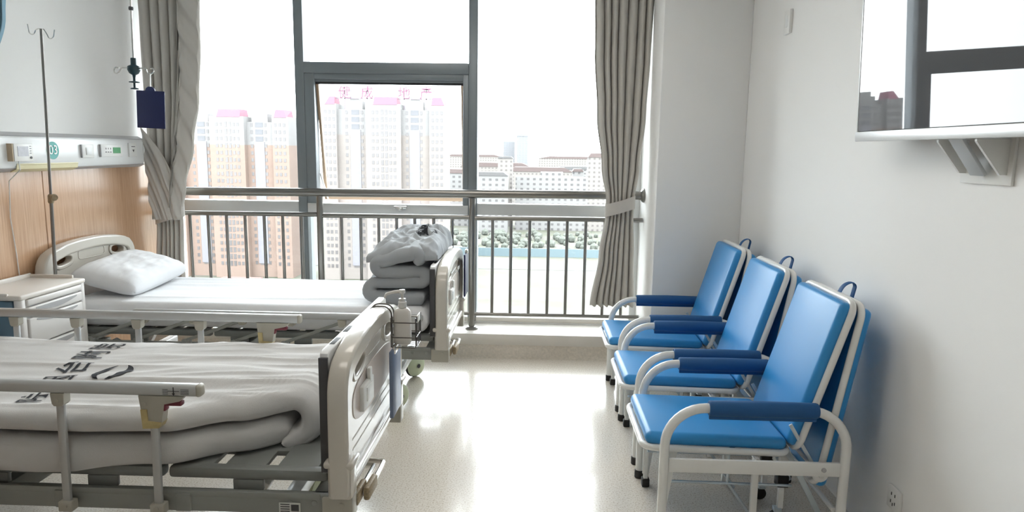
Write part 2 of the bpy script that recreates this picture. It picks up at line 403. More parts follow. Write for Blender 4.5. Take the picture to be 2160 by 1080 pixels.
# top hung sash pushed outwards at the bottom
sash = bpy.data.objects.new('sash', None); C.objects.link(sash); sash.parent = wr; sash.location = (0, 0.055, 2.0); sash.rotation_euler = (math.radians(10), 0, 0)
SX0, SX1, SH = ML[1]+0.075, MR[0]-0.042, 0.92
bm = NB(); b2(bm, SX0, SX0+0.02, -0.012, 0.03, -SH, 0, 0.003); b2(bm, SX1-0.02, SX1, -0.012, 0.03, -SH, 0, 0.003); b2(bm, SX0, SX1, -0.012, 0.03, -SH, -SH+0.06, 0.003)
obj('sash_frame', bm, mat('sash side', (0.42, 0.30, 0.20), 0.4, bump=0.01), sash)
obj('gasket', b2(NB(), SX0, SX1, -0.014, 0.02, -0.02, 0.0), GASKET, sash)
obj('sash_pane', b2(NB(), SX0+0.02, SX1-0.02, 0.006, 0.012, -SH+0.06, -0.02), GLASS, sash)
bm = NB(); box(bm, (-1.03, -0.02, 1.055), (0.10, 0.03, 0.022), None, 0.008); box(bm, (-1.03, -0.03, 1.045), (0.03, 0.04, 0.02), None, 0.006)
obj('sash_handle', bm, CHROME, wr)
tube(b := NB(), [(SX0+0.01, 0.07, 1.30), (SX0+0.03, 0.19, 1.10)], 0.006); obj('stay_arm', b, CHROME, wr)

# ------------------------------------------------------------------ stainless guard rail in front of the window
gr = thing('guard_rail', 'stainless steel guard rail with round bars on the window ledge', 'railing', (0, 5.10, 0.158))
def zr(x): return 0.0
tube(b := NB(), [(XL+0.05, 0, 1.005), (CX-0.012, 0, 1.03)], 0.031, 20); obj('handrail', b, STEEL, gr)
for x, d in ((XL+0.018, 1), (CX, -1)):
    lathe(b := NB(), [(0.052, 0), (0.052, 0.008), (0.042, 0.020), (0.033, 0.026), (0.033, 0.04)], (x+0.001*d, 0, 1.006 if d > 0 else 1.03), (d, 0, 0), 24)
    obj('wall_flange', b, STEEL, gr)
PX = (-1.60, -0.461)
for x in PX:
    tube(b := NB(), [(x, 0, 0.0), (x, 0, 0.99)], 0.024, 18); lathe(b, [(0.05, 0.0), (0.05, 0.008), (0.04, 0.018), (0.026, 0.022)], (x, 0, 0.001)); obj('post', b, STEEL, gr)
for x0, x1 in ((XL+0.02, PX[0]-0.02), (PX[0]+0.02, PX[1]-0.02), (PX[1]+0.02, CX-0.005)):
    tube(b := NB(), [(x0, 0, 0.842), (x1, 0, 0.848)], 0.017, 14); obj('upper_bar', b, STEEL, gr)
    tube(b := NB(), [(x0, 0, 0.115), (x1, 0, 0.118)], 0.015, 14); obj('lower_bar', b, STEEL, gr)
for x in (-2.73, -2.588, -2.45, -2.309, -2.168, -2.023, -1.883, -1.739, -1.438, -1.295, -1.159, -1.024, -0.889, -0.747, -0.61, -0.308, -0.171, -0.033, 0.107, 0.244, 0.381, 0.521, 0.66):
    tube(b := NB(), [(x, 0, 0.118), (x, 0, 0.842)], 0.0115, 12); obj('baluster', b, STEEL, gr)

# ------------------------------------------------------------------ curtains
def curtain(name, label, tab, y, ztie, zbot, ztop, m, mt, npl, amp, seed, tie=True, sweepfold=0, tieh=0.045):
    root = thing(name, label, 'curtain', (0, y, zbot))
    def f(u, v):
        z = lerp(ztop, zbot, v); x0, x1 = interp(tab, z)
        w = (x1-x0)
        uu = u+0.022*math.sin(u*9+z*0.9+seed)
        a = amp*(0.35+0.65*min(1, w/0.42))
        th = abs(math.sin(uu*npl*PI+0.35*noise.noise(Vector((u*4, z*0.6, seed)))))
        dy = -a*2*(th**0.55-0.5)
        x = x0+w*u
        dy += 0.01*noise.noise(Vector((u*3, z*2, seed+3)))
        return (x, dy-0.0, z-zbot+0.006*math.sin(u*npl*2*PI)*v)
    o = obj('curtain_cloth', surf(f, npl*20, 90), m, root, smooth=60); solidify(o, 0.003)
    if tie:
        x0, x1 = interp(tab, ztie); c = (x0+x1)/2; w = (x1-x0)/2+0.008
        bm = NB(); n = 40; R = [[], [], [], []]
        for k in range(n):
            a = 2*PI*k/n
            for q, (s, dz) in enumerate(((1.0, -tieh), (1.0, tieh), (0.94, tieh), (0.94, -tieh))):
                R[q].append(bm.verts.new((c+math.cos(a)*w*s, math.sin(a)*(amp*0.75+0.045)*s, ztie-zbot+dz+0.03*math.cos(a)*w/0.1)))
        for q in range(4):
            for k in range(n): bm.faces.new((R[q][k], R[q][(k+1) % n], R[(q+1) % 4][(k+1) % n], R[(q+1) % 4][k]))
        obj('tieback', bm, mt, root, smooth=50)
    return root
curtain('window_curtain', 'grey beige curtain tied back at the right end of the window', [(2.75, 0.385, 0.80), (2.2, 0.40, 0.79), (1.75, 0.43, 0.775), (1.4, 0.475, 0.745), (1.15, 0.515, 0.715), (1.08, 0.515, 0.712), (0.75, 0.475, 0.725), (0.38, 0.42, 0.74)],
        5.0, 1.115, 0.38, 2.76, CURT, CURT2, 7, 0.034, 2.0)
LT = [(2.75, -2.83, -2.37), (2.2, -2.825, -2.385), (1.85, -2.82, -2.41), (1.5, -2.81, -2.47), (1.2, -2.795, -2.545), (1.0, -2.778, -2.582), (0.95, -2.778, -2.582), (0.6, -2.80, -2.592), (0.38, -2.81, -2.58)]
lc = curtain('window_curtain', 'grey curtain tied back at the left end of the window beside the wood panel', LT,
        4.99, 1.0, 0.38, 2.76, CURT, CURT2, 6, 0.034, 7.0)
def wrap(u, v):                                  # smooth cloth drawn across the pleats into the tie
    zt = lerp(1.63, 1.31, u/0.66) if u < 0.66 else min(2.75, 1.31+(u-0.66)*22)
    z = lerp(zt, 0.965, v); x0, x1 = interp(LT, z); w = x1-x0
    d = (u*0.43+(z-1.3)*0.62)
    dy = -0.062-0.010*math.sin(d*42)-0.006*math.sin(d*95+1)-0.010*math.sin(PI*u)
    return (x0-0.004+(w+0.008)*u, dy+0.03*max(0, u-0.8)*5*0.6, z-0.38)
solidify(obj('overlap_fold', surf(wrap, 70, 60), CURT, lc, smooth=60), 0.003)
curtain('privacy_curtain', 'blue privacy curtain at the left edge beside the wood panelled wall', [(2.75, -2.74, -2.24), (2.06, -2.74, -2.36), (1.75, -2.74, -2.46), (1.3, -2.74, -2.58), (1.1, -2.74, -2.64), (0.4, -2.74, -2.62)],
        3.10, 1.1, 0.35, 2.76, BCURT, BCURT, 8, 0.03, 4.0)

# ------------------------------------------------------------------ hospital beds
GR_BED = 'hospital beds'
def bed(label, loc, near_up, far_up):
    root = thing('hospital_bed', label, 'bed', loc, group=GR_BED)
    hw = 0.44
    def outline(T, inset=0.0):
        half = [(hw, 0.40), (hw, T-0.20), (hw-0.004, T-0.135), (hw-0.012, T-0.105), (hw-0.026, T-0.080), (hw-0.052, T-0.055), (hw-0.105, T-0.034), (hw-0.20, T-0.014), (hw-0.32, T-0.003), (0.0, T)]
        out = []
        for q, (y, z) in enumerate(half):
            a = Vector(half[max(q-1, 0)]); c = Vector(half[min(q+1, len(half)-1)]); t = (c-a).normalized(); n = Vector((-t.y, t.x))
            if q == 0: n = Vector((-1, 0.3))
            if q == len(half)-1: n = Vector((0, -1))
            out.append((y+n.x*inset, z+n.y*inset))
        return out+[(-y, z) for y, z in out[-2::-1]]
    def board(name, x, out, foot, T):
        m = Matrix.Translation((x, 0, 0)) @ YZ
        hy, ha, hb = (0.232, 0.078, 0.032) if foot else (0.262, 0.074, 0.030)
        holes = [ell(h*hy, T-0.100, ha, hb, 24, -0.13*h, 2.6) for h in (1, -1)]
        rim = panel([outline(T), outline(T, 0.045)], 0.033-0.012, 0.012, m)
        bo = link(name, rim, PLAST, root, smooth=40)
        link('infill_panel', panel([outline(T, 0.038)]+holes, 0.010, 0.005, m), PLAST, bo, smooth=40)
        for h in (1, -1):
            b = NB()
            bmr = panel([ell(h*hy, T-0.100, ha+0.010, hb+0.010, 24, -0.13*h, 2.6), ell(h*hy, T-0.100, ha-0.002, hb-0.002, 24, -0.13*h, 2.6)], 0.016, 0.006, m)
            link('grip_rim', bmr, PLAST, bo, smooth=40); b.free()
        # raised name plate outline and lower insert on the outer/inner visible side
        link('raised_outline', panel([[(y*0.13, T-0.085+z*0.032) for y, z in ell(0, 0, 1, 1, 28, 0, 5)], [(y*0.124, T-0.085+z*0.029) for y, z in ell(0, 0, 1, 1, 28, 0, 5)]], 0.001, 0.001, Matrix.Translation((out*0.0155, 0, 0)) @ m), PLAST, bo)
        link('insert_panel', panel([[(y*0.32, 0.645+z*0.080) for y, z in ell(0, 0, 1, 1, 36, 0, 3)]], 0.001, 0.001, Matrix.Translation((out*0.0155, 0, 0)) @ m), INLAY, bo)
        bm = NB()
        for z in (0.50, 0.535): tube(bm, [(x+out*0.011, -0.33, z), (x+out*0.011, 0.33, z)], 0.006, 8)
        obj('moulded_rib', bm, PLAST, bo)
        for s in (-1, 1):
            bm = NB(); box(bm, (x, s*(hw-0.035), 0.435), (0.080, 0.072, 0.12), None, 0.012); box(bm, (x, s*(hw-0.035), 0.497), (0.100, 0.092, 0.024), None, 0.010, 3)
            obj('corner_post', bm, PLAST, bo, smooth=40)
            bm = NB(); box(bm, (x-0.01*out, s*(hw-0.035), 0.345), (0.10, 0.065, 0.075), None, 0.006); lathe(bm, [(0.008, 0), (0.008, 0.004), (0, 0.004)], (x+0.015-0.01*out, s*(hw-0.0025), 0.36), (0, s, 0), 10)
            obj('corner_bracket', bm, PLAST2, bo)
        if foot:
            bm = NB(); box(bm, (x+0.024, -0.16, 0.64), (0.018, 0.15, 0.09), None, 0.004); box(bm, (x+0.028, -0.13, 0.70), (0.014, 0.03, 0.05), None, 0.004); box(bm, (x+0.034, -0.155, 0.645), (0.004, 0.08, 0.05), None, 0.001)
            obj('card_holder', bm, WHITEP, bo)
        return bo
    board('footboard', -0.034, 1, True, 0.872); board('headboard', -2.31, 1, False, 0.918)
    # frame
    for s in (-1, 1):
        bm = NB(); b2(bm, -2.24, -0.07, s*0.412-0.018, s*0.412+0.018, 0.318, 0.385, 0.005); b2(bm, -2.24, -0.10, s*0.430-0.004, s*0.430+0.004, 0.372, 0.392, 0.002)
        for xx in (-0.55, -0.95, -1.4, -1.9): box(bm, (xx, s*0.434, 0.352), (0.05, 0.012, 0.06), None, 0.003)
        for xx in (-0.12, -0.20): lathe(bm, [(0.009, 0), (0.009, 0.003), (0, 0.003)], (xx, s*0.430, 0.36), (0, s, 0), 10)
        obj('side_beam', bm, BEDMET, root)
    bm = NB(); bm.free()
    for xa, xb in ((-0.13, -0.07), (-2.24, -2.18), (-1.2, -1.15)): obj('cross_beam', b2(NB(), xa, xb, -0.412, 0.412, 0.318, 0.385, 0.005), BEDMET, root)
    cuts = [-0.075, -0.62, -1.05, -1.36, -2.22]
    for a, b_ in zip(cuts, cuts[1:]):
        bm = NB()
        x1, x0 = a-0.008, b_+0.008
        b2(bm, x0, x1, -0.405, -0.36, 0.418, 0.458, 0.012); b2(bm, x0, x1, 0.36, 0.405, 0.418, 0.458, 0.012)
        n = max(2, int((x1-x0)/0.16))
        for k in range(n):
            c0 = x0+(x1-x0)*k/n; b2(bm, c0, c0+(x1-x0)/n*0.78, -0.37, 0.37, 0.442, 0.458, 0.004)
        b2(bm, x0, x1, -0.10, 0.10, 0.438, 0.457, 0.002); b2(bm, x0, x1, 0.22, 0.26, 0.438, 0.457, 0.002); b2(bm, x0, x1, -0.26, -0.22, 0.438, 0.457, 0.002)
        for s in (-1, 1): b2(bm, (x0+x1)/2-0.05, (x0+x1)/2+0.05, s*0.395-0.008, s*0.395+0.008, 0.384, 0.42, 0.002)
        obj('deck_section', bm, BEDDECK, root)
    if near_up:
        lb = obj('frame_label', b2(NB(), -0.235, -0.165, -0.4355, -0.4325, 0.325, 0.36), LABELW, root); lb['label'] = 'pale sticker with dark printed blocks'
        bm = NB(); b2(bm, -0.195, -0.17, -0.4365, -0.4355, 0.333, 0.355)
        for k in range(4): b2(bm, -0.230, -0.20, -0.4365, -0.4355, 0.330+k*0.008, 0.333+k*0.008)
        obj('label_print', bm, DARKGREY, lb)
    # legs, axles, casters
    for x in (-0.325, -2.0):
        bm = NB(); b2(bm, x-0.03, x+0.03, -0.36, 0.36, 0.155, 0.205, 0.006)
        for s in (-1, 1):
            box(bm, (x-0.06, s*0.24, 0.27), (0.035, 0.05, 0.16), (0, 0.5, 0), 0.005); box(bm, (x-0.10, s*0.24, 0.325), (0.05, 0.05, 0.05), None, 0.005)
        obj('leg_frame', bm, CHWHITE, root)
        for s in (-1, 1):
            bm = NB(); yy = -0.36 if s < 0 else 0.22; ax = Vector((0.82, -0.57, 0)).normalized(); cx = x+0.02
            lathe(bm, [(0.022, 0), (0.022, 0.03), (0.018, 0.035), (0.018, 0.05)], (x, yy, 0.155), (0, 0, 1), 14); box(bm, (cx, yy, 0.152), (0.05, 0.05, 0.02), None, 0.006)
            cs = obj('caster', bm, PLAST2, root)
            bm = NB(); lathe(bm, [(0.0, -0.022), (0.055, -0.022), (0.070, -0.016), (0.076, -0.006), (0.076, 0.006), (0.070, 0.014), (0.055, 0.018), (0, 0.018)], (cx, yy, 0.077), ax, 28)
            obj('tyre', bm, BLACKRUB, cs, smooth=50)
            bm = NB(); lathe(bm, [(0.074, 0.0), (0.070, 0.014), (0.052, 0.022), (0.018, 0.024), (0.018, 0.028), (0, 0.028)], Vector((cx, yy, 0.079))+ax*0.012, ax, 28)
            obj('wheel_cover', bm, WHEELC, cs, smooth=50)
            bm = NB(); lathe(bm, [(0.014, 0), (0.014, 0.003), (0, 0.003)], Vector((cx, yy, 0.079))+ax*0.040, ax, 14); obj('hub_cap', bm, DARKGREY, cs)
    # folded crank handles under the footboard
    for k, yy in enumerate((-0.36, -0.32)):
        bm = NB(); tube(bm, fil([(-0.10, yy+0.24, 0.345), (0.0, yy+0.24, 0.345), (0.002+0.028*k, yy+0.24, 0.345), (0.002+0.028*k, yy+0.0, 0.35)], 0.012, 4), 0.009, 10)
        cr = obj('crank', bm, CHROME, root)
        bm = NB(); box(bm, (0.002+0.028*k, yy+0.03, 0.35), (0.022, 0.11, 0.048), (0, 0, -0.04), 0.008); obj('crank_grip', bm, KNOB, cr)
    # side rails
    for s, up in ((-1, near_up), (1, far_up)):
        py = s*0.462; pivx = [-0.615, -0.915, -1.20, -1.48, -1.76, -2.04]
        if up: dx, dz, zp = 0.005, 0.352, 0.358
        else: dx, dz, zp = 0.325, 0.122, 0.412
        zt = zp+dz+0.035
        x1 = pivx[0]+dx+0.155; x0 = pivx[-1]+dx-0.06
        bm = NB(); box(bm, ((x0+x1)/2, py, zt), (x1-x0, 0.036, 0.038), None, 0.011, 3)
        sr = obj('side_rail', bm, ALU, root, smooth=40)
        if up:
            bm = NB(); box(bm, (x1-0.006, py, zt), (0.02, 0.038, 0.040), None, 0.012, 3); obj('end_cap', bm, PLAST2, sr, smooth=40)
        for k, px_ in enumerate(pivx):
            bm = NB(); a = Vector((px_, py, zp)); c = Vector((px_+dx, py, zp+dz)); d = c-a
            box(bm, (a+c)/2, (0.026 if up else 0.018, 0.014, d.length), (0, math.atan2(d.x, d.z), 0), 0.004)
            obj('post', bm, ALU if up else BEDMET, sr)
            if up and k == 0:
                bm = NB(); prism(bm, [(c.x-0.04, zt-0.018), (c.x+0.105, zt-0.018), (c.x+0.09, zt-0.034), (c.x+0.04, zt-0.045), (c.x+0.03, zt-0.105), (c.x-0.02, zt-0.11), (c.x-0.035, zt-0.06)], 'xz', py-0.016, py+0.016)
                lathe(bm, [(0.008, 0), (0.008, 0.004), (0, 0.004)], (c.x-0.022, py+s*0.016, zt-0.045), (0, s, 0), 10)
                o = obj('latch_housing', bm, PLAST2, sr)
                bm = NB(); box(bm, (c.x+0.062, py, zt-0.044), (0.062, 0.026, 0.016), None, 0.005); box(bm, (c.x+0.036, py, zt-0.054), (0.012, 0.026, 0.03), None, 0.004); obj('latch_lever', bm, MAROON, sr)
                bm = NB(); prism(bm, [(c.x-0.034, zt-0.062), (c.x-0.014, zt-0.062), (c.x-0.012, zt-0.10), (c.x+0.03, zt-0.104), (c.x+0.022, zt-0.122), (c.x-0.03, zt-0.125)], 'xz', py-0.02, py+0.02); obj('latch_block', bm, YELLOW, sr)
            else:
                bm = NB(); prism(bm, [(c.x-0.022, zt-0.018), (c.x+0.022, zt-0.018), (c.x+0.020, zt-0.052), (c.x+0.012, zt-0.06), (c.x-0.012, zt-0.06), (c.x-0.018, zt-0.052)], 'xz', py-0.016, py+0.016)
                lathe(bm, [(0.007, 0), (0.007, 0.004), (0, 0.004)], (c.x, py+s*0.016, zt-0.042), (0, s, 0), 10)
                obj('post_bracket', bm, PLAST2, sr)
            bm = NB(); box(bm, (px_, py, zp-0.012), (0.046, 0.034, 0.034), None, 0.004); lathe(bm, [(0.008, 0), (0.008, 0.004), (0, 0.004)], (px_, py+s*0.017, zp-0.008), (0, s, 0), 10)
            obj('pivot_bracket', bm, PLAST2 if up else BEDMET, sr)
        if up and s < 0:
            bm = NB(); yy = py-0.0185
            b2(bm, x1-0.082, x1-0.079, yy-0.001, yy, zt-0.013, zt+0.013); prism(bm, [(x1-0.0855, zt-0.007), (x1-0.0755, zt-0.007), (x1-0.0805, zt-0.014)], 'xz', yy-0.001, yy); b2(bm, x1-0.10, x1-0.062, yy-0.001, yy, zt-0.0005, zt+0.001)
            for k in range(4): b2(bm, x1-0.058, x1-0.032, yy-0.001, yy, zt-0.010+k*0.005, zt-0.0087+k*0.005); b2(bm, x1-0.115, x1-0.098, yy-0.001, yy, zt-0.010+k*0.005, zt-0.0087+k*0.005)
            obj('instruction_print', bm, DARKGREY, sr)
    return root
FB = (-0.475, 4.20, 0); NBd = (-0.575, 2.505, 0)
bed('cream hospital bed by the window with a bare sheet and its rail half lowered', FB, False, False)
bed('cream hospital bed nearest the camera with both rails raised', NBd, True, True)

# ------------------------------------------------------------------ far mattress, pillow, folded quilt
def md(s, y, o):
    w = 0.004*ridged(s*0.7, y*7, 1.0)*max(0, o)+0.007*fbm(s*0.9, y*2.2, 5.0)
    w += 0.005*max(0, o)*max(0, 1-abs(y-3.93-0.10*s*0.5)/0.03)
    return w
o = obj('mattress', sweep([(-2.64+1.98*k/80, 0.535) for k in range(81)], 0.072, lambda s, x: 3.775+0.015*fbm(x*1.5, 3), lambda s, x: 4.65, 0.05, md, 60), SHEET, smooth=60)
tag(o, 'white sheeted mattress on the bed by the window', 'mattress', 'mattresses')
def pillow():
    bm = NB(); n = 44; top = []; bot = []
    L, Wd, T = 0.36, 0.195, 0.082
    for j in range(n+1):
        tr = []; br = []
        for i in range(n+1):
            u = 2*i/n-1; v = 2*j/n-1
            e = (max(0, 1-u**4)*max(0, 1-v**4))**0.42
            pin = 1-0.03*abs(u)**6; piv = 1-0.05*abs(v)**6-0.03*(1-abs(v)**2)*abs(u)**3
            y = u*L*piv; x = v*Wd*pin
            wr_ = 0.010*fbm(u*2.2, v*2.2, 3)+0.006*ridged(u*2.5+v, v*1.5, 8)*(abs(u)**1.5)
            tr.append(bm.verts.new((x, y, T*e*1.0+wr_*e+0.004)))
            br.append(None if (i in (0, n) or j in (0, n)) else bm.verts.new((x, y, -T*0.6*e-0.004)))
        top.append(tr); bot.append(br)
    g = lambda a, i, j: a[j][i] if a[j][i] is not None else top[j][i]
    for j in range(n):
        for i in range(n):
            bm.faces.new((top[j][i], top[j][i+1], top[j+1][i+1], top[j+1][i]))
            q = [g(bot, i, j), g(bot, i, j+1), g(bot, i+1, j+1), g(bot, i+1, j)]
            bm.faces.new(q)
    return bm
po = obj('pillow', pillow(), SHEET, None, (-2.535, 4.235, 0.70), smooth=70); po.rotation_euler = (math.radians(2), math.radians(15), math.radians(3))
tag(po, 'white pillow leaning on the headboard of the bed by the window', 'pillow')
# folded quilt: zigzag of thick cloth
def zigzag():
    pts = []
    xa, xb = -0.90, -0.655
    lv = [0.648, 0.718, 0.790, 0.862]
    def arc(cx, cz, r, a0, a1, n=10):
        return [(cx+r*math.cos(lerp(a0, a1, k/n)), cz+r*math.sin(lerp(a0, a1, k/n))) for k in range(n+1)]
    line = lambda a, b, n=14: [(lerp(a[0], b[0], k/n), lerp(a[1], b[1], k/n)) for k in range(n)]
    pts += line((xb, 0.648), (xa, 0.648)); pts += arc(xa, 0.683, 0.035, -PI/2, -3*PI/2)
    pts += line((xa+0.01, 0.718), (xb, 0.724))+arc(xb, 0.76, 0.036, -PI/2, PI/2)
    pts += line((xb-0.01, 0.796), (xa+0.03, 0.786))+arc(xa+0.03, 0.818, 0.032, -PI/2, -3*PI/2)
    pts += line((xa+0.04, 0.85), (xb-0.02, 0.895))+arc(xb-0.03, 0.87, 0.03, PI/2-0.2, -0.2, 6)
    return pts
def fd(s, y, o):
    t = (y-3.85)/0.75
    return 0.016*fbm(s*3, y*5, 2)+(0.014*ridged(s*4, y*3, 6)+0.007*ridged(s*9, y*6, 3))*max(0, o)
fq = thing('folded_quilt', 'folded grey white quilt stacked at the foot of the bed by the window', 'quilt', (0, 0, 0.013), group='quilts')
obj('folded_layers', sweep(zigzag(), 0.033, lambda s, x: 3.86+0.03*fbm(s*1.1, 1), lambda s, x: 4.60, 0.03, fd, 40), QUILTF, fq, smooth=70)
def hump(u, v):                                       # loose crumpled top layer rising towards the far end
    x = lerp(-0.955, -0.545, u); y = lerp(3.87, 4.58, v)
    e = (max(0, 1-(2*u-1)**4)*max(0, 1-(2*v-1)**6))**0.45
    z = 0.872+e*(0.035+0.075*v*(0.45+0.75*u)+0.028*ridged(u*3+v, v*5, 4)+0.014*ridged(u*7, v*8+u*3, 2)+0.02*fbm(u*4, v*5, 9))+0.02*u
    return (x+0.01*fbm(v*6, u*3, 2), y, z)
def closed_surf(fn, zb, nu, nv):
    bm = surf(fn, nu, nv); r = bmesh.ops.extrude_edge_only(bm, edges=[e for e in bm.edges if e.is_boundary])
    vs = [g for g in r['geom'] if isinstance(g, bmesh.types.BMVert)]
    for v in vs: v.co.z -= zb
    bmesh.ops.holes_fill(bm, edges=[e for e in bm.edges if e.is_boundary], sides=0)
    return bm
obj('loose_top_layer', closed_surf(hump, 0.03, 50, 60), QUILTF, fq, smooth=70)
def printed(parent, s, size, place, m=INK, name='printed_text', sub=3):
    me = text_mesh(s, size, 0.0, sub, 0.0015)
    for v in me.vertices: v.co = place(v.co.x, v.co.y)
    return link(name, me, m, parent, smooth=0)
def hz(x, y):
    u = (x+0.955)/0.41; v = (y-3.87)/0.71; return hump(max(0, min(1, u)), max(0, min(1, v)))[2]
printed(fq, '烟台附院', 0.075, lambda u, v: (lambda x, y: Vector((x, y, hz(x, y)+0.005)))(-0.70+v*0.8, 4.30+u*0.9))
def swoosh(place):
    bm = NB(); n = 40
    for k0, k1, w in ((0.4, 2.9, 0.012), (3.4, 5.9, 0.016)):
        A = []; B = []
        for k in range(n+1):
            a = lerp(k0, k1, k/n); ww = w*math.sin(PI*k/n)+0.001
            A.append(bm.verts.new(place(math.cos(a)*(0.075+ww), math.sin(a)*(0.05+ww)))); B.append(bm.verts.new(place(math.cos(a)*(0.075-ww), math.sin(a)*(0.05-ww))))
        for k in range(n): bm.faces.new((A[k], A[k+1], B[k+1], B[k]))
    return bm
obj('printed_emblem', swoosh(lambda u, v: (lambda x, y: (x, y, hz(x, y)+0.005))(-0.635+v*0.6, 4.22+u*0.6)), INK, fq, smooth=0)

# ------------------------------------------------------------------ near mattress and quilt
NT = [(-2.9, 2.03, 0), (-1.7, 2.035, 0), (-1.2, 2.062, 0), (-1.0, 2.17, 0), (-0.8, 2.29, 0), (-0.5, 2.38, 0)]
yn = lambda x: interp(NT, x)[0]
def mnd(s, y, o):                                 # the near edge hangs a little over the side of the deck
    ov = max(0, min(1, (2.092-y)/0.022))*max(0, min(1, (1.72-s)/0.5))
    return 0.006*fbm(s*1.2, y*3, 2)*max(0, o)-0.036*max(0, -o)**0.5*ov-0.01*fbm(s*2, 4)*ov*max(0, -o)
o = obj('mattress', sweep([(-2.72+1.82*k/60, 0.513) for k in range(61)], 0.05, lambda s, x: max(2.052, yn(x)+0.012), lambda s, x: 2.93, 0.04, mnd, 70), QUILT, smooth=60)
tag(o, 'thin white mattress under the quilt on the bed nearest the camera', 'mattress', 'mattresses')
qp = [(-2.6+1.75*k/90, 0.608) for k in range(90)]+[(-0.85+0.062*math.sin(PI*k/14), 0.546+0.062*math.cos(PI*k/14)) for k in range(14)]
def qd(s, y, o):
    x = -2.6+min(s, 1.78)
    foot = max(0, min(1, (s-0.7)/1.0)); t = max(0, o)**0.5
    fan = (y-2.62)*(1-0.25*foot)-0.10*s
    w = 0.010*fbm(s*1.3, y*3.0, 3)*t+(0.005+0.014*foot)*(ridged(s*0.8, fan*9, 7)**2)*t+0.009*foot*(ridged(s*2.0, fan*22, 1)**2)*t
    w += 0.012*math.sin(y*7+1.5+s*0.8)*t*(1-foot*0.4)
    w += 0.004*ridged(s*2, y*5, 4)*(1-t)
    return w
quilt = obj('quilt', sweep(qp, 0.036, lambda s, x: max(2.056, yn(x)+0.008), lambda s, x: 2.945+0.02*fbm(x*2, 4), 0.05, qd, 90), QUILT, smooth=70)
tag(quilt, 'white printed quilt spread over the bed nearest the camera', 'quilt', 'quilts')
def qz(x, y): return 0.608+0.036+qd(x+2.6, y, 1.0)
def pl(x0, y0, ang):
    c, s = math.cos(ang), math.sin(ang)
    def f(u, v):
        x = x0+u*c-v*s; y = y0+u*s+v*c
        return Vector((x, y, qz(x, y)+0.004))
    return f
for ch, y in (('院', 2.80), ('附', 2.65), ('台', 2.50), ('烟', 2.35), ('院', 2.20)):
    printed(quilt, ch, 0.125 if y > 2.3 else 0.09, pl(-1.80+(2.80-y)*0.19, y, PI/2+0.19))
obj('printed_emblem', swoosh(lambda u, v: pl(-1.565, 2.44, PI/2)(u, v)), INK, quilt, smooth=0)


# ------------------------------------------------------------------ overbed tray board, clipboard, basket and bottle on the near footboard
t = thing('overbed_table', 'white overbed table top slotted behind the nearer footboard', 'table', (-0.660, 2.53, 0.46))
sl = [[(-0.06+y*0.045, 0.335+z*0.012) for y, z in ell(0, 0, 1, 1, 16, 0, 5)], [(0.06+y*0.045, 0.335+z*0.012) for y, z in ell(0, 0, 1, 1, 16, 0, 5)]]
ol = [(-0.43, 0.0), (-0.43, 0.36), (-0.42, 0.388), (-0.40, 0.395), (0.40, 0.395), (0.42, 0.388), (0.43, 0.36), (0.43, 0.0)]
link('table_top', panel([ol], 0.010, 0.005, YZ), mat('white laminate', (0.76, 0.76, 0.76), 0.25, bump=0.005), t, smooth=40)
bm = NB(); box(bm, (0, -0.434, 0.19), (0.030, 0.012, 0.385), None, 0.002); obj('shade_strip', bm, DARKGREY, t)  # dark strip paints the shade on the white board's near edge
bm = NB()
for yy in (-0.30, -0.14): box(bm, (0, yy, 0.398), (0.018, 0.085, 0.006), None, 0.002)
obj('edge_slot', bm, BLACKRUB, t)
t2 = dup_tree(t, location=(-0.560, 4.20, 0.46)); t2['label'] = 'overbed table top slotted behind the footboard of the bed by the window'; t2['group'] = t['group'] = 'overbed table tops'
bm = NB(); box(bm, (0, 0, 0.135), (0.014, 0.38, 0.27), (0, 0.0, 0), 0.001)
o = obj('clipboard', bm, BLUEGREY, None, (-0.552, 2.685, 0.44)); bm = NB()
o.scale = (1, 0.42, 1); o.data.transform(Matrix.Diagonal((1, 0.42, 1, 1))); o.scale = (1, 1, 1)
tag(o, 'blue grey chart board hanging at the outside of the nearer footboard below the basket', 'clipboard', 'chart boards')
bm = NB(); box(bm, (0, 0, 0.0), (0.012, 0.10, 0.035), None, 0.006); obj('clip', bm, CHROME, o, (0.006, 0, 0.27))
bm = NB(); box(bm, (0, 0, 0.16), (0.012, 0.20, 0.28), None, 0.003)
o = obj('clipboard', bm, NAVY, None, (-0.452, 4.56, 0.52)); tag(o, 'navy chart board hanging on the footboard by the window', 'clipboard', 'chart boards')
bm = NB(); box(bm, (0, 0, 0), (0.02, 0.05, 0.03), None, 0.006); obj('clip', bm, CHROME, o, (0.004, 0, 0.31))
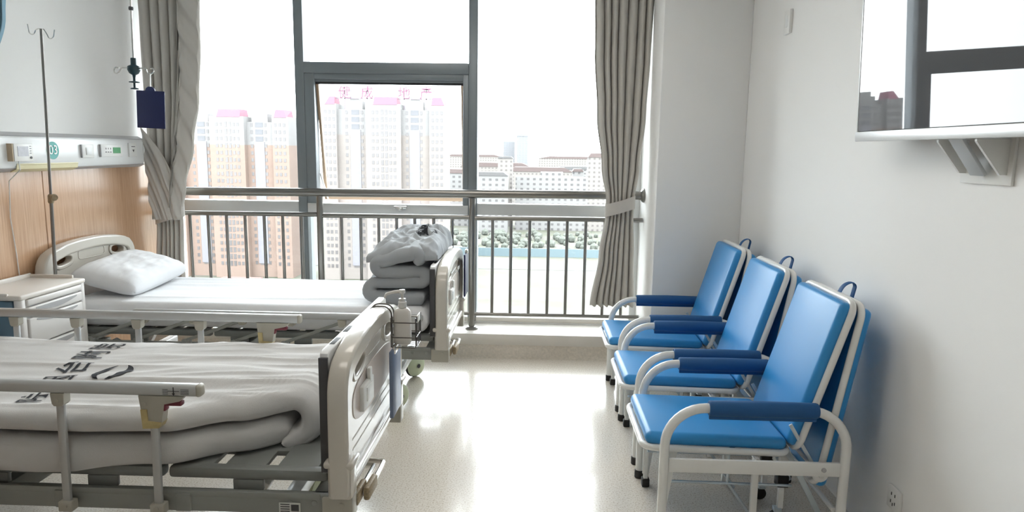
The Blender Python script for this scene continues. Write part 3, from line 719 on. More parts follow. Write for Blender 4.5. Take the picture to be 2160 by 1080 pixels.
# wire basket
bk = thing('wire_basket', 'dark wire basket hooked over the top of the nearer footboard', 'basket', (-0.522, 2.70, 0.715))
bm = NB()
def rect(z, x0=-0.036, x1=0.062, y0=-0.055, y1=0.055): return fil([(x0, y0, z), (x1, y0, z), (x1, y1, z), (x0, y1, z)], 0.01, 3, True)
for z in (0.004, 0.045, 0.105): tube(bm, rect(z), 0.0025, 6, closed=True)
for y in (-0.055, 0.055):
    for x in (-0.036, 0.062): tube(bm, [(x, y, 0.125), (x, y, 0.004)], 0.0025, 6)
for y in (-0.03, 0.0, 0.03): tube(bm, [(0.062, y, 0.125), (0.062, y, 0.004), (-0.036, y, 0.004), (-0.036, y, 0.125)], 0.002, 6)
for x in (0.013,): tube(bm, [(x, 0.055, 0.125), (x, 0.055, 0.004)], 0.002, 6)
obj('wire_cage', bm, DARKIRON, bk)
for y in (-0.045, 0.0):
    bm = NB(); tube(bm, fil([(-0.036, y, 0.06), (-0.036, y, 0.168), (-0.128, y, 0.168), (-0.128, y, 0.10)], 0.035, 6), 0.003, 8); obj('hook', bm, DARKIRON, bk)
bm = NB(); box(bm, (0.064, 0.0, 0.115), (0.004, 0.06, 0.03), None, 0.001); obj('basket_label', bm, WHITEP, bk)
bt = thing('pump_bottle', 'white hand sanitizer pump bottle standing in the wire basket', 'bottle', (-0.522, 2.695, 0.722))
bm = NB(); rings = []
for z, a, b_ in ((0, 0.03, 0.018), (0.006, 0.034, 0.022), (0.02, 0.035, 0.023), (0.12, 0.034, 0.022), (0.135, 0.032, 0.021), (0.145, 0.024, 0.017), (0.150, 0.014, 0.012)):
    rings.append([bm.verts.new((p[0], p[1], z)) for p in ell(0, 0, a, b_, 28, 0, 3.2)])
for A, B in zip(rings, rings[1:]):
    for k in range(28): bm.faces.new((A[k], A[(k+1) % 28], B[(k+1) % 28], B[k]))
bm.faces.new(rings[0][::-1]); bm.faces.new(rings[-1]); obj('bottle_body', bm, BOTTLE, bt, smooth=50)
bm = NB(); lathe(bm, [(0.015, 0.148), (0.017, 0.15), (0.017, 0.172), (0.014, 0.176), (0.014, 0.186), (0.006, 0.188), (0.006, 0.212)]); obj('pump_collar', bm, CLEARP, bt)
bm = NB(); lathe(bm, [(0.012, 0.208), (0.013, 0.212), (0.011, 0.222), (0, 0.224)]); tube(bm, fil([(0, 0, 0.216), (-0.035, 0, 0.212), (-0.066, 0, 0.202), (-0.070, 0, 0.186)], 0.012, 4), [0.007]*4+[0.006]*4+[0.005]*4, 10); obj('pump_spout', bm, CLEARP, bt)

# ------------------------------------------------------------------ bedside cabinet
cb = thing('bedside_cabinet', 'white bedside cabinet with blue side between the two beds', 'cabinet', (-2.505, 3.225, 0))
bm = NB(); b2(bm, -0.30, -0.012, 0.03, 0.46, 0.06, 0.735); obj('body', bm, CABW, cb)
bm = NB(); b2(bm, -0.30, -0.05, 0.012, 0.03, 0.08, 0.73, 0.004); s_ = obj('side_panel', bm, CABBLUE, cb); s_['label'] = 'blue grey side panel'
for x, y in ((-0.018, 0.02), (-0.018, 0.47), (-0.288, 0.02), (-0.288, 0.47)):
    bm = NB(); b2(bm, x-0.02, x+0.02, y-0.02, y+0.02, 0.0, 0.755, 0.012, 3); obj('corner_post', bm, CABW, cb, smooth=45)
bm = NB(); b2(bm, -0.312, 0.006, -0.004, 0.494, 0.735, 0.762, 0.010, 3); obj('top', bm, CABTOP, cb, smooth=45)
bm = NB(); b2(bm, -0.312, -0.30, -0.004, 0.494, 0.755, 0.785, 0.006); b2(bm, -0.312, -0.06, 0.478, 0.494, 0.755, 0.779, 0.006); b2(bm, -0.312, -0.06, -0.004, 0.010, 0.755, 0.772, 0.006); obj('top_rim', bm, CABTOP, cb)
bm = NB(); lathe(bm, [(0.022, 0), (0.022, 0.002), (0.012, 0.002), (0.012, 0.0)], (-0.27, 0.10, 0.762)); obj('top_hole', bm, UNITGREY, cb)
for nm, z0, z1 in (('apron', 0.702, 0.733), ('drawer', 0.645, 0.694), ('drawer', 0.50, 0.637), ('door', 0.09, 0.492)):
    bm = NB(); b2(bm, -0.012, 0.010, 0.042, 0.448, z0, z1, 0.005); d = obj(nm, bm, CABW, cb, smooth=45)
    if nm == 'drawer' or nm == 'door':
        bm = NB(); pr = []
        for k in range(13):
            tt = k/12; pr.append((lerp(0.09, 0.40, tt), z1-0.014-0.022*math.sin(PI*tt)))
        prism(bm, pr+[(0.40, z1-0.008), (0.09, z1-0.008)], 'yz', 0.008, 0.0125); obj('finger_scoop', bm, UNITGREY, d)

# ------------------------------------------------------------------ stainless drip stand at the far bed head
iv = thing('drip_stand', 'thin stainless drip stand with two hooks beside the far headboard', 'drip stand', (-2.738, 3.80, 0.40), (0, math.radians(1.6), 0))
tube(b := NB(), [(0, 0, 0.0), (0, 0, 0.82)], 0.0095, 14); obj('lower_pole', b, STEEL, iv)
tube(b := NB(), [(0, 0, 0.80), (0, 0, 1.715)], 0.0075, 14); obj('upper_pole', b, DARKIRON if False else STEEL, iv)
lathe(b := NB(), [(0.014, -0.03), (0.016, -0.02), (0.016, 0.012), (0.011, 0.02)], (0, 0, 0.80)); lathe(b, [(0.006, 0), (0.006, 0.012), (0.018, 0.014), (0.020, 0.026), (0.016, 0.034), (0, 0.034)], (0.012, -0.008, 0.805), (1, -0.6, 0), 12); obj('clamp_knob', b, KNOB, iv)
for s in (-1, 1):
    tube(b := NB(), fil([(0, 0, 1.712), (s*0.012, 0, 1.716), (s*0.03, 0, 1.70-0.01*s), (s*0.042, 0, 1.672-0.01*s), (s*0.066, 0, 1.678-0.008*s), (s*0.074, 0, 1.725-0.012*s)], 0.014, 5), 0.003, 8); obj('hook', b, CHROME, iv)
tube(b := NB(), fil([(0, 0, 0.0), (0, 0, -0.02), (0.06, 0.06, -0.03)], 0.01, 3), 0.012, 12); obj('socket_arm', b, BEDMET, iv)

# ------------------------------------------------------------------ ceiling drip hanger with chart board
ch = thing('ceiling_drip_hanger', 'ceiling hung drip hanger rod with teal hub and hooks', 'drip hanger', (-2.405, 4.2, 2.85), (0, math.radians(1.2), 0))
tube(b := NB(), [(0, 0, 0.0), (0, 0, -0.84)], 0.006, 12); obj('rod', b, CHROME, ch)
lathe(b := NB(), [(0.012, -0.01), (0.014, 0.0), (0.012, 0.01)], (0, 0, -0.55)); obj('stop_ring', b, DARKGREY, ch)
lathe(b := NB(), [(0.014, -0.835), (0.016, -0.84), (0.016, -0.875), (0.034, -0.885), (0.036, -0.905), (0.026, -0.925), (0.010, -0.935), (0.007, -0.95), (0.007, -0.97), (0.030, -0.974), (0.030, -0.979), (0.006, -0.981), (0.006, -1.008), (0.022, -1.012), (0.022, -1.018), (0, -1.02)]); obj('hub', b, DTEAL, ch)
for s in (-1, 1):
    tube(b := NB(), fil([(s*0.03, 0, -0.893), (s*0.075, 0, -0.893), (s*0.085, -0.01, -0.92), (s*0.10, -0.012, -0.932), (s*0.122, -0.006, -0.918), (s*0.118, 0.005, -0.89), (s*0.095, 0.008, -0.895)], 0.012, 5), 0.004, 8); obj('hook', b, CHROME, ch)
cl = thing('clipboard', 'dark blue chart board hanging from the ceiling drip hanger', 'clipboard', (-2.33, 4.185, 1.60), (0, math.radians(2.0), 0), group='chart boards')
bm = NB(); box(bm, (0, 0, 0.112), (0.172, 0.008, 0.222), None, 0.003); obj('board', bm, NAVY, cl)
bm = NB(); prism(bm, [(-0.03, 0.222), (0.03, 0.222), (0.024, 0.238), (0.01, 0.247), (-0.01, 0.247), (-0.024, 0.238)], 'xz', -0.006, 0.006); obj('clip', bm, NAVY, cl)
tube(b := NB(), [(0, 0.0, 0.235), (0.002, 0.0, 0.325)], 0.006, 8, flat=0.4); obj('strap', b, WHITEP, cl)

# ------------------------------------------------------------------ bed head services unit
X0 = XL; XF = -2.765
un = thing('bed_head_unit', 'white wall mounted bed head services unit with sockets above wood panelling', 'wall unit', (0, 0, 0))
prof = [(X0, 1.352), (XF-0.045, 1.352), (XF-0.012, 1.366), (XF, 1.392), (XF, 1.522), (XF-0.012, 1.540), (XF-0.045, 1.556), (X0, 1.556)]
bm = NB(); prism(bm, prof, 'xz', 0.6, 4.84); obj('body', bm, UNIT, un, smooth=40)
bm = NB(); pc = [(x-0.001, z) for x, z in prof]; rings = []
for k in range(9):
    a = PI/2*k/8; sc_ = math.cos(a)*0.98+0.02
    rings.append([bm.verts.new((X0+(x-X0)*sc_, 4.84+0.045*math.sin(a), 1.454+(z-1.454)*(0.9+0.1*sc_))) for x, z in prof])
for A, B in zip(rings, rings[1:]):
    for k in range(len(prof)): bm.faces.new((A[k], A[(k+1) % len(prof)], B[(k+1) % len(prof)], B[k]))
bm.faces.new(rings[0]); bm.faces.new(rings[-1][::-1]); obj('end_cap', bm, UNITGREY, un, smooth=50)
bm = NB(); prism(bm, [(XF-0.046, 1.553), (XF-0.010, 1.537), (XF-0.006, 1.541), (XF-0.044, 1.560)], 'xz', 0.6, 4.86); obj('upper_channel', bm, UNITGREY, un)
bm = NB(); prism(bm, [(XF-0.046, 1.354), (XF-0.010, 1.370), (XF-0.006, 1.365), (XF-0.044, 1.348)], 'xz', 0.6, 4.86); obj('lower_channel', bm, UNITGREY, un)
bm = NB(); prism(bm, [(XF-0.04, 1.352), (XF-0.006, 1.368), (XF+0.002, 1.388), (XF+0.001, 1.392), (XF-0.003, 1.362), (XF-0.038, 1.345)], 'xz', 3.63, 4.13); obj('night_light_strip', bm, CREAM, un)
def plate(name, y0, y1, z0, z1, m, d=0.012, side=None):
    bm = NB(); b2(bm, XF-0.001, XF+d, y0, y1, z0, z1, 0.003); return obj(name, bm, m, un)
nc = plate('call_terminal', 3.575, 3.715, 1.405, 1.498, WHITEP, 0.034)
bm = NB(); b2(bm, XF, XF+0.030, 3.568, 3.574, 1.405, 1.498); obj('terminal_edge', bm, TANP, nc)
bm = NB(); b2(bm, XF+0.033, XF+0.0355, 3.60, 3.678, 1.432, 1.484); obj('terminal_display', bm, LCD, nc)
bm = NB()
for k in range(4): box(bm, (XF+0.035, 3.694, 1.484-k*0.012), (0.003, 0.010, 0.003))
lathe(bm, [(0.007, 0), (0.007, 0.003), (0, 0.003)], (XF+0.034, 3.695, 1.424), (1, 0, 0), 14); obj('terminal_buttons', bm, DARKGREY, nc)
lathe(b := NB(), [(0.050, 0), (0.050, 0.003), (0, 0.003)], (XF, 3.915, 1.462), (1, 0, 0), 40); sg = obj('bed_number_sign', b, TEAL, un); sg['label'] = 'round teal sign reading 03'
me = text_mesh('03', 0.075, 0.001); me.transform(Matrix.Translation((XF+0.0045, 3.915, 1.463)) @ YZ); link('sign_digits', me, WHITEP, sg, smooth=0)
sw = plate('light_switch', 4.165, 4.275, 1.418, 1.498, WHITEP); bm = NB(); b2(bm, XF+0.011, XF+0.016, 4.195, 4.245, 1.435, 1.48, 0.002); obj('rocker', bm, UNIT, sw)
bm = NB(); b2(bm, XF-0.001, XF+0.012, 4.158, 4.164, 1.418, 1.498); obj('switch_edge', bm, UNITGREY, sw)
so = plate('socket_plate', 4.35, 4.575, 1.422, 1.500, WHITEP); bm = NB()
for yy in (4.395, 4.42, 4.445): box(bm, (XF+0.0125, yy, 1.452), (0.002, 0.012, 0.005)); box(bm, (XF+0.0125, yy, 1.474), (0.002, 0.004, 0.010))
obj('socket_holes', bm, DARKGREY, so); bm = NB(); b2(bm, XF+0.0115, XF+0.014, 4.47, 4.55, 1.444, 1.482); g_ = obj('socket_label', bm, GREENP, so); g_['label'] = 'green label on the socket plate'
bm = NB(); b2(bm, XF-0.001, XF+0.012, 4.343, 4.349, 1.422, 1.500); obj('socket_edge', bm, UNITGREY, so)
so2 = plate('socket_plate', 4.655, 4.745, 1.420, 1.512, WHITEP); bm = NB(); box(bm, (XF+0.0125, 4.70, 1.488), (0.002, 0.04, 0.004)); prism(bm, [(4.69, 1.468), (4.712, 1.468), (4.701, 1.452)], 'yz', XF+0.011, XF+0.0135); obj('socket_holes', bm, DARKGREY, so2)
tube(b := NB(), [(XF+0.015, 3.625, 1.408), (XF+0.02, 3.625, 1.36), (XF-0.05, 3.63, 1.30), (XL+0.024, 3.64, 1.1), (XL+0.024, 3.66, 0.9), (XL+0.024, 3.67, 0.7)], 0.003, 6); obj('call_cord', b, WHITEP, un)
# gas outlet block on the wall past the end of the unit
bm = NB(); b2(bm, XL, XL+0.03, 4.95, 5.06, 1.40, 1.53, 0.006); o = obj('wall_box', bm, WHITEP); tag(o, 'small white wall box right of the bed head unit', 'wall box')

# ------------------------------------------------------------------ blue accompany chairs
def make_chair(label, loc):
    r = thing('folding_armchair', label, 'chair', loc, group='blue folding armchairs by the right wall')
    AY = 0.275
    for s in (-1, 1):
        pts = fil([(0, s*AY, 0.012), (0, s*AY, 0.552), (0.68, s*AY, 0.552), (0.68, s*AY, 0.012)], 0.15, 10)
        af = obj('arm_frame', tube(NB(), pts, 0.0185, 14), CHWHITE, r, smooth=50)
        bm = NB(); box(bm, (0.34, s*AY, 0.322), (0.645, 0.016, 0.054), None, 0.003); obj('side_bar', bm, CHWHITE, af)
        bm = NB(); lathe(bm, [(0.009, 0), (0.009, 0.004), (0, 0.005)], (0.60, s*(AY+0.008), 0.322), (0, s, 0), 12); obj('bolt', bm, UNITGREY, af)
        bm = NB(); tube(bm, [(0.158, s*AY, 0.552), (0.165, s*AY, 0.552), (0.36, s*AY, 0.553), (0.555, s*AY, 0.552), (0.562, s*AY, 0.552)], [0.027, 0.0295, 0.031, 0.0295, 0.027], 18)
        box(bm, (0.36, s*AY, 0.520), (0.40, 0.010, 0.022), None, 0.003); obj('arm_pad', bm, DARKPAD, af, smooth=50)
        for x in (0, 0.68):
            bm = NB(); lathe(bm, [(0.021, 0), (0.022, 0.003), (0.022, 0.035), (0.019, 0.038)], (x, s*AY, 0.0), (0, 0, 1), 16); obj('foot_cap', bm, BLACKRUB, af)
    # seat
    def loop(x0, x1, rr=0.06): return fil([(x0, -0.232, 0), (x1, -0.232, 0), (x1, 0.232, 0), (x0, 0.232, 0)], rr, 6, True)
    sp = [Vector((p.x, p.y, 0.370-0.018*p.x)) for p in loop(-0.072, 0.488, 0.05)]
    sf = obj('seat_frame', tube(NB(), sp, 0.0135, 10, closed=True), CHWHITE, r, smooth=50)
    bm = NB(); box(bm, (0.208, 0, 0.398), (0.545, 0.455, 0.052), (0, 0.018, 0), 0.024, 4); obj('seat', bm, BLUEPAD, r, smooth=50)
    # back (local frame tilted)
    def tilt(ob, x, z, a):
        ob.location = (x, 0, z); ob.rotation_euler = (0, a, 0)
    ba = math.radians(16.5)
    bl = fil([(0, -0.232, 0.0), (0, 0.232, 0.0), (0, 0.232, 0.605), (0, -0.232, 0.605)], 0.05, 6, True)
    bf = obj('back_frame', tube(NB(), bl, 0.0135, 10, closed=True), CHWHITE, r, smooth=50); tilt(bf, 0.515, 0.375, ba)
    bm = NB(); box(bm, (-0.018, 0, 0.3025), (0.052, 0.455, 0.59), None, 0.024, 4); bp = obj('backrest', bm, BLUEPAD, r, smooth=50); tilt(bp, 0.515, 0.375, ba)
    # folded leaf behind the back
    ra = math.radians(9.5)
    rl = fil([(0, -0.232, 0.0), (0, 0.232, 0.0), (0, 0.232, 0.72), (0, -0.232, 0.72)], 0.05, 6, True)
    rf = obj('rear_frame', tube(NB(), rl, 0.0135, 10, closed=True), CHWHITE, r, smooth=50); tilt(rf, 0.598, 0.235, ra)
    bm = NB(); box(bm, (0.022, 0, 0.35), (0.05, 0.455, 0.72), None, 0.024, 4); rp = obj('rear_cushion', bm, BLUEPAD, r, smooth=50); tilt(rp, 0.598, 0.235, ra)
    bm = NB(); st = fil([(0.695, -0.02, 0.91), (0.735, -0.015, 0.992), (0.785, -0.01, 1.0), (0.765, -0.01, 0.90)], 0.026, 6)
    tube(bm, st, 0.014, 12, flat=0.2); obj('carry_strap', bm, DARKPAD, r, smooth=50)
    # under structure
    for s in (-1, 1):
        bm = NB(); b2(bm, 0.005, 0.025, s*0.19-0.012, s*0.19+0.012, 0.012, 0.365, 0.003); prism(bm, [(0.0, 0.36), (0.07, 0.36), (0.028, 0.06), (0.0, 0.06)], 'xz', s*0.19-0.004, s*0.19+0.004)
        il = obj('inner_leg', bm, CHWHITE, r)
        bm = NB(); b2(bm, -0.002, 0.032, s*0.19-0.018, s*0.19+0.018, 0.0, 0.04, 0.005); obj('foot_cap', bm, BLACKRUB, il)
        bm = NB(); box(bm, (0.575, s*0.19, 0.205), (0.022, 0.008, 0.36), (0, -0.50, 0), 0.002); obj('folding_strut', bm, GALV, r)
        bm = NB(); box(bm, (0.53, s*0.235, 0.40), (0.014, 0.006, 0.19), (0, -0.55, 0), 0.002); obj('hinge_link', bm, GALV, r)
        bm = NB(); lathe(bm, [(0, -0.018), (0.024, -0.018), (0.03, -0.012), (0.03, 0.012), (0.024, 0.018), (0, 0.018)], (0.605, s*0.235, 0.285), (0, 1, 0), 18); obj('pivot_cap', bm, WHITEP, r)
        bm = NB(); tube(bm, [(0.285, s*0.14, 0.33), (0.285, s*0.14, 0.19)], 0.005, 8); tube(bm, [(0.285, s*0.14, 0.19), (0.40, s*0.14, 0.03)], 0.006, 8); obj('stay_rod', bm, GALV, r)
        bm = NB(); b2(bm, 0.36, 0.385, s*0.2-0.011, s*0.2+0.011, 0.012, 0.35, 0.003); ml = obj('middle_leg', bm, CHWHITE, r)
        bm = NB(); lathe(bm, [(0, -0.012), (0.02, -0.012), (0.027, -0.008), (0.027, 0.008), (0.02, 0.012), (0, 0.012)], (0.50, s*0.10, 0.028), (0, 1, 0), 18); cw = obj('caster', bm, BLACKRUB, r)
        bm = NB(); box(bm, (0.505, s*0.10, 0.062), (0.03, 0.034, 0.02), None, 0.003); obj('caster_fork', bm, GALV, cw)
        bm = NB(); box(bm, (0.515, s*0.10, 0.19), (0.045, 0.045, 0.05), None, 0.004); obj('rear_block', bm, BLACKRUB, r)
        bm = NB(); b2(bm, 0.50, 0.53, s*0.10-0.015, s*0.10+0.015, 0.21, 0.355, 0.003); b2(bm, 0.505, 0.525, s*0.10-0.01, s*0.10+0.01, 0.07, 0.17); obj('rear_inner_leg', bm, CHWHITE, r)
    bm = NB(); tube(bm, [(0.01, -0.14, 0.19), (0.54, -0.14, 0.185)], 0.006, 8); obj('long_rod', tube(NB(), [(0.01, 0.14, 0.19), (0.54, 0.14, 0.185)], 0.006, 8), GALV, r); obj('long_rod', bm, GALV, r)
    for xx, zz in ((0.66, 0.15), (0.36, 0.34), (0.605, 0.285)): obj('cross_tube', tube(NB(), [(xx, -0.26, zz), (xx, 0.26, zz)], 0.010, 10), CHWHITE, r)
    return r
c1 = make_chair('blue cushioned folding armchair nearest the camera', (0.512, 2.785, 0))
c2 = dup_tree(c1, location=(0.515, 3.475, 0)); c2['label'] = 'blue cushioned folding armchair in the middle of the three'
c3 = dup_tree(c1, location=(0.515, 4.165, 0)); c3['label'] = 'blue cushioned folding armchair closest to the window wall'

# ------------------------------------------------------------------ television, bracket, wall plates
tv = thing('television', 'wall hung television with silver lower bezel reflecting the window', 'television', (1.245, 2.13, 1.557), (0, math.radians(-2.1), math.radians(0.7)))
bm = NB(); b2(bm, -0.008, 0.035, -0.595, 0.595, 0.0, 0.72, 0.006); obj('casing', bm, DARKGREY, tv)
bm = NB(); b2(bm, -0.012, -0.006, -0.588, 0.588, 0.034, 0.71, 0.0); obj('screen', bm, SCREEN, tv, smooth=0)
bm = NB(); b2(bm, -0.018, 0.02, -0.60, 0.60, -0.004, 0.032, 0.004); obj('lower_bezel', bm, SILVER, tv)
bm = NB(); b2(bm, -0.013, 0.02, 0.592, 0.60, 0.03, 0.72, 0.002); b2(bm, -0.013, 0.02, -0.60, -0.592, 0.03, 0.72, 0.002); obj('side_bezel', bm, SILVER, tv)
br = thing('wall_bracket', 'white triangular wall bracket under the television', 'bracket', (XR, 2.14, 1.42))
for ya in (-0.10, 0.09): obj('cheek_plate', prism(NB(), [(0, 0.03), (-0.03, 0.03), (-0.105, 0.125), (-0.105, 0.132), (0, 0.132)], 'xz', ya, ya+0.01), WHITEP, br)
bm = NB(); box(bm, (-0.066, 0.0, 0.082), (0.012, 0.07, 0.135), (0, -0.62, 0), 0.003); obj('brace', bm, mat('bracket grey', (0.5, 0.52, 0.53), 0.4, bump=0.01), br)
bm = NB(); b2(bm, -0.01, 0, -0.12, 0.12, 0.0, 0.45, 0.002); obj('wall_plate', bm, WHITEP, br)
bm = NB(); b2(bm, -0.075, -0.01, -0.05, 0.05, 0.30, 0.40, 0.003); obj('arm', bm, WHITEP, br)
bm = NB(); b2(bm, -0.018, 0, -0.043, 0.043, 0, 0.125, 0.004); o = obj('wall_switch', bm, WHITEP, None, (XR, 3.935, 2.145)); tag(o, 'white switch plate high on the right wall', 'switch')
bm = NB(); b2(bm, -0.0195, -0.017, -0.018, 0.018, 0.035, 0.095, 0.001); obj('rocker', bm, UNIT, o)
bm = NB(); b2(bm, -0.012, 0, -0.043, 0.043, 0, 0.086, 0.003); o = obj('wall_socket', bm, WHITEP, None, (XR, 2.445, 0.20)); tag(o, 'white wall socket low on the right wall behind the nearest chair', 'socket')
bm = NB()
for yy, zz in ((-0.012, 0.06), (0.012, 0.06), (-0.014, 0.03), (0.014, 0.03), (0.0, 0.022)): box(bm, (-0.0125, yy, zz), (0.002, 0.004, 0.011))
obj('socket_holes', bm, DARKGREY, o)

# ------------------------------------------------------------------ the town outside
def ground_mat():
    m = bpy.data.materials.new('pale field ground'); m.use_nodes = True; nt = m.node_tree; p = nt.nodes['Principled BSDF']; p.inputs['Roughness'].default_value = 0.95
    tc = nt.nodes.new('ShaderNodeTexCoord'); n = nt.nodes.new('ShaderNodeTexNoise'); n.inputs['Scale'].default_value = 0.06; n.inputs['Detail'].default_value = 8
    r = nt.nodes.new('ShaderNodeValToRGB'); e = r.color_ramp.elements; e[0].position = 0.38; e[1].position = 0.62
    e[0].color = (0.060, 0.064, 0.042, 1); e[1].color = (0.086, 0.081, 0.070, 1)
    nt.links.new(tc.outputs['Object'], n.inputs['Vector']); nt.links.new(n.outputs['Fac'], r.inputs[0]); nt.links.new(r.outputs[0], p.inputs['Base Color'])
    return m
GZ = -55.5
g = obj('ground', b2(NB(), -900, 900, 60, 3500, GZ-1, GZ), ground_mat()); struct(g, 'pale open ground far below the window')
def tower(label, x, y, top, split, lo, sign):
    """26 storey block; local x along the facade, front face at local y 0 facing the room; z measured from the eaves"""
    r = thing('apartment_tower', label, 'building', (x, y, GZ), group='apartment towers outside')
    H = top-GZ; S = split-GZ
    segs = ((-27.5, -21.0, 0.0), (-21.0, -8.5, 2.5), (-8.5, 6.5, -0.5), (6.5, 18.5, 2.5), (18.5, 25.5, 0.0))
    bm = NB()
    for a, b_, d in segs: b2(bm, a, b_, d, 14, S, H+(1.2 if d < 1 else -1.0))
    obj('upper_wall', bm, TW_UP, r)
    bm = NB()
    for a, b_, d in segs: b2(bm, a, b_, d, 14, 0, S)
    obj('lower_wall', bm, lo, r)
    for a, b_, d, sk in ((-25.8, -21.6, 0.2, -1), (-5.2, 5.0, -0.3, 0), (19.3, 24.8, 0.2, 1)):
        bm = NB(); h0, h1 = H+0.9, H+4.2
        A = [(a, d-0.4, h0), (b_, d-0.4, h0), (b_, 9, h0), (a, 9, h0)]
        B = [(a+(1.6 if sk < 0 else 0.3), d+1.2, h1), (b_-(1.6 if sk > 0 else 0.3), d+1.2, h1), (b_-0.3, 8, h1), (a+0.3, 8, h1)]
        va = [bm.verts.new(p) for p in A]; vb = [bm.verts.new(p) for p in B]
        bm.faces.new(va); bm.faces.new(vb)
        for k in range(4): bm.faces.new((va[k], va[(k+1) % 4], vb[(k+1) % 4], vb[k]))
        obj('mansard_roof', bm, TW_ROOF, r, smooth=0)
    for a, b_ in ((-17.5, -10.5), (8.5, 15.5)):
        bm = NB(); b2(bm, a, b_, 3.2, 9, H-1, H+2.6); b2(bm, a+1.6, b_-1.6, 3.5, 8, H+2.6, H+4.6); obj('stair_head', bm, TW_UP, r)
    cols = [(-25.7, 0, 0), (-24.0, 0, 0), (-22.1, 0, 0), (-17.3, 2.5, 0), (-13.5, 2.5, 1), (-10.7, 2.5, 0), (-5.4, -0.5, 0), (-3.6, -0.5, 0), (-1.4, -0.5, 2), (0.3, -0.5, 2), (2.0, -0.5, 0), (3.8, -0.5, 0),
            (8.6, 2.5, 0), (11.9, 2.5, 1), (14.6, 2.5, 0), (19.9, 0, 0), (21.7, 0, 0), (23.7, 0, 0)]
    sizes = {0: (1.05, 1.5), 1: (3.3, 2.0), 2: (1.1, 2.2)}
    meshes = {}
    for t_, (w, h) in sizes.items():
        bm = NB(); b2(bm, -w/2, w/2, -0.12, 0.25, -h/2, h/2); bmesh.ops.recalc_face_normals(bm, faces=bm.faces)
        me = bpy.data.meshes.new('window'); bm.to_mesh(me); bm.free(); me.materials.append(TW_BAL if t_ == 1 else TW_WIN); meshes[t_] = me
    rest = NB(); cnt = 0; nrow = int((H-4)//3)
    for k in range(nrow):
        z = H-2.2-3*k
        for cx, d, t_ in cols:
            if cnt < 100:
                o = bpy.data.objects.new('window', meshes[t_]); C.objects.link(o); o.parent = r; o.location = (cx, d, z); cnt += 1
            else:
                w, h = sizes[t_]; b2(rest, cx-w/2, cx+w/2, d-0.12, d+0.25, z-h/2, z+h/2)
    o = obj('window', rest, TW_WIN, r, smooth=0); o['kind'] = 'stuff'
    bm = NB()
    for cx in (-13.5, 11.9): b2(bm, cx-2.2, cx+2.2, 2.2, 2.52, 6, H-9.5)
    o = obj('balcony_strip', bm, mat('lilac balcony strip', (0.138, 0.134, 0.148), 0.7, var=0.05), r)
    if sign:
        lat = NB()
        b2(lat, -22.5, 20.5, 3.0, 3.3, H+6.5, H+6.9); b2(lat, -22.5, 20.5, 3.0, 3.3, H+3.4, H+3.8)
        for xx in (-18.0, -8.4, 7.4, 16.8): b2(lat, xx-0.2, xx+0.2, 3.0, 3.3, H-1.0, H+9.0)
        sf_ = obj('sign_frame', lat, SIGNBAR, r)
        for ch_, xx in (('健', -18.0), ('成', -8.4), ('地', 7.4), ('产', 16.8)):
            me = text_mesh(ch_, 5.5, 0.15, 0, 0.04); me.transform(Matrix.Translation((xx, 2.8, H+5.7)) @ Matrix(((1, 0, 0, 0), (0, 0, -1, 0), (0, 1, 0, 0), (0, 0, 0, 1))))
            link('sign_letter', me, SIGNRED, sf_, smooth=0)
    return r
tower('pale apartment tower with rooftop sign letters seen through the open sash', -63.5, 295, 18.8, 7.2, TW_LO2, True)
tower('peach and cream apartment tower outside seen through the left pane', -131.0, 296, 13.0, 2.2, TW_LO, False)
WG1 = grid_windows('small grey windows', (0.162, 0.158, 0.155), (0.082, 0.078, 0.078), 4.5, 3.6, 0.42, 0.45)
WG2 = grid_windows('small warm windows', (0.165, 0.152, 0.142), (0.10, 0.09, 0.086), 3.6, 3.2, 0.42, 0.45)
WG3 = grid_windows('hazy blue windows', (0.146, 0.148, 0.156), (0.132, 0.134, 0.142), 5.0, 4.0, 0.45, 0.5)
ROOFP = mat('pale red roof tiles', (0.090, 0.068, 0.065), 0.9, var=0.05)
ROOFG = mat('pale grey roof', (0.086, 0.083, 0.083), 0.9, var=0.05)
def block(label, x, y, w, d, top, m, roof=None, rh=2.5, extra=None):
    r = thing('town_building', label, 'building', (x, y, GZ), group='hazy town buildings beyond the field')
    obj('wall', b2(NB(), -w/2, w/2, 0, d, 0, top-GZ), m, r, smooth=0)
    if roof:
        bm = NB(); h = top-GZ; prism(bm, [(-w/2-0.5, h), (w/2+0.5, h), (w/2-w*0.12, h+rh), (-w/2+w*0.12, h+rh)], 'xz', -0.5, d+0.5); obj('roof', bm, roof, r, smooth=0)
    if extra:
        obj('penthouse', b2(NB(), -extra/2, extra/2, d*0.2, d*0.7, top-GZ, top-GZ+3.5), m, r, smooth=0)
    return r
block('long white block with three rows of windows right of the centre mullion', 12, 500, 52, 16, -17.0, WG1, None, 0, 16)
block('pale block with rows of windows tight against the right mullion', -32, 480, 26, 16, -16.0, WG1, ROOFG)
block('mid rise tower with warm windows behind the long white block', -22.5, 520, 11, 12, -4.5, WG2, ROOFG, 1.5)
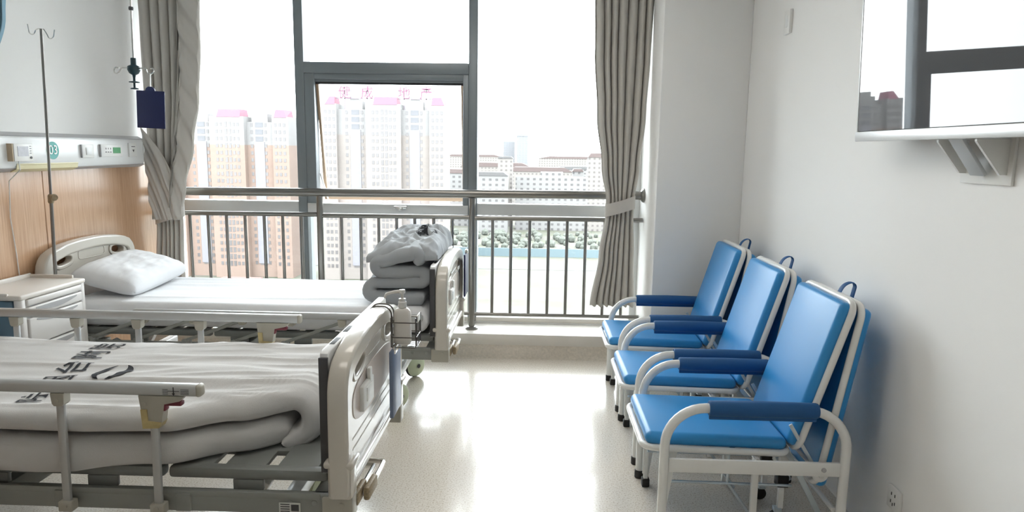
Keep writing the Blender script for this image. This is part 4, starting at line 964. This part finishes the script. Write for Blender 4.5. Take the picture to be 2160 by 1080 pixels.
block('tall warm block with pale red roof next to the right curtain', 45, 500, 14, 16, -2.5, WG2, ROOFP, 3)
block('slim pale block left of the warm block by the right curtain', 33, 540, 8, 12, -14, WG1, ROOFP, 2)
block('low block with a pale red roof behind the long white block', 4, 640, 60, 16, -17.5, WG2, ROOFP, 4)
block('low grey roofed block on the hazy skyline', 62, 760, 90, 20, -18, WG1, ROOFG, 3)
block('wide pale red roofed block on the hazy skyline', -40, 700, 70, 20, -15, WG2, ROOFP, 4)
block('low block right of the sign tower seen through the sash corner', -62, 520, 36, 18, -16, WG1, ROOFP, 3)
block('hazy taller skyscraper on the skyline', -23, 1200, 19, 18, 25.5, WG3, WG3, 4)
block('hazy shorter skyscraper left of the taller one', -47, 1230, 20, 18, 17, WG3)
block('distant slab on the right skyline', 70, 1000, 130, 20, -9, WG2, ROOFP, 3)
block('distant slab on the left skyline', -90, 1000, 80, 20, -8, WG2, ROOFP, 3)
o = obj('site_fence', b2(NB(), -70, 70, 0, 1.0, 0, 4.5), mat('pale blue fence', (0.090, 0.126, 0.140), 0.7, var=0.05), None, (0, 372, GZ)); tag(o, 'pale blue site fence crossing the field below the window', 'fence')
o = obj('road', b2(NB(), -300, 300, 0, 26, 0, 0.15), mat('pale concrete road', (0.079, 0.079, 0.077), 0.9, var=0.03, vscale=0.1), None, (0, 330, GZ)); struct(o, 'pale road in front of the field')
o = obj('shed', b2(NB(), -8, 8, 0, 9, 0, 5), mat('red shed', (0.153, 0.077, 0.068), 0.8, var=0.05), None, (-117, 262, GZ)); tag(o, 'small red shed at the foot of the left tower', 'shed')
rnd = random.Random(5)
tr = NB()
for k in range(160):
    x = rnd.uniform(-60, 70); y = rnd.uniform(385, 470); s = rnd.uniform(1.5, 3.2)
    bmesh.ops.create_icosphere(tr, subdivisions=1, radius=s, matrix=Matrix.Translation((x, y, GZ+s*0.7)))
o = obj('shrubs', tr, mat('pale foliage', (0.070, 0.076, 0.064), 0.9, var=0.2, vscale=0.3)); tag(o, 'pale shrubs scattered over the far field', 'shrubs', kind='stuff')
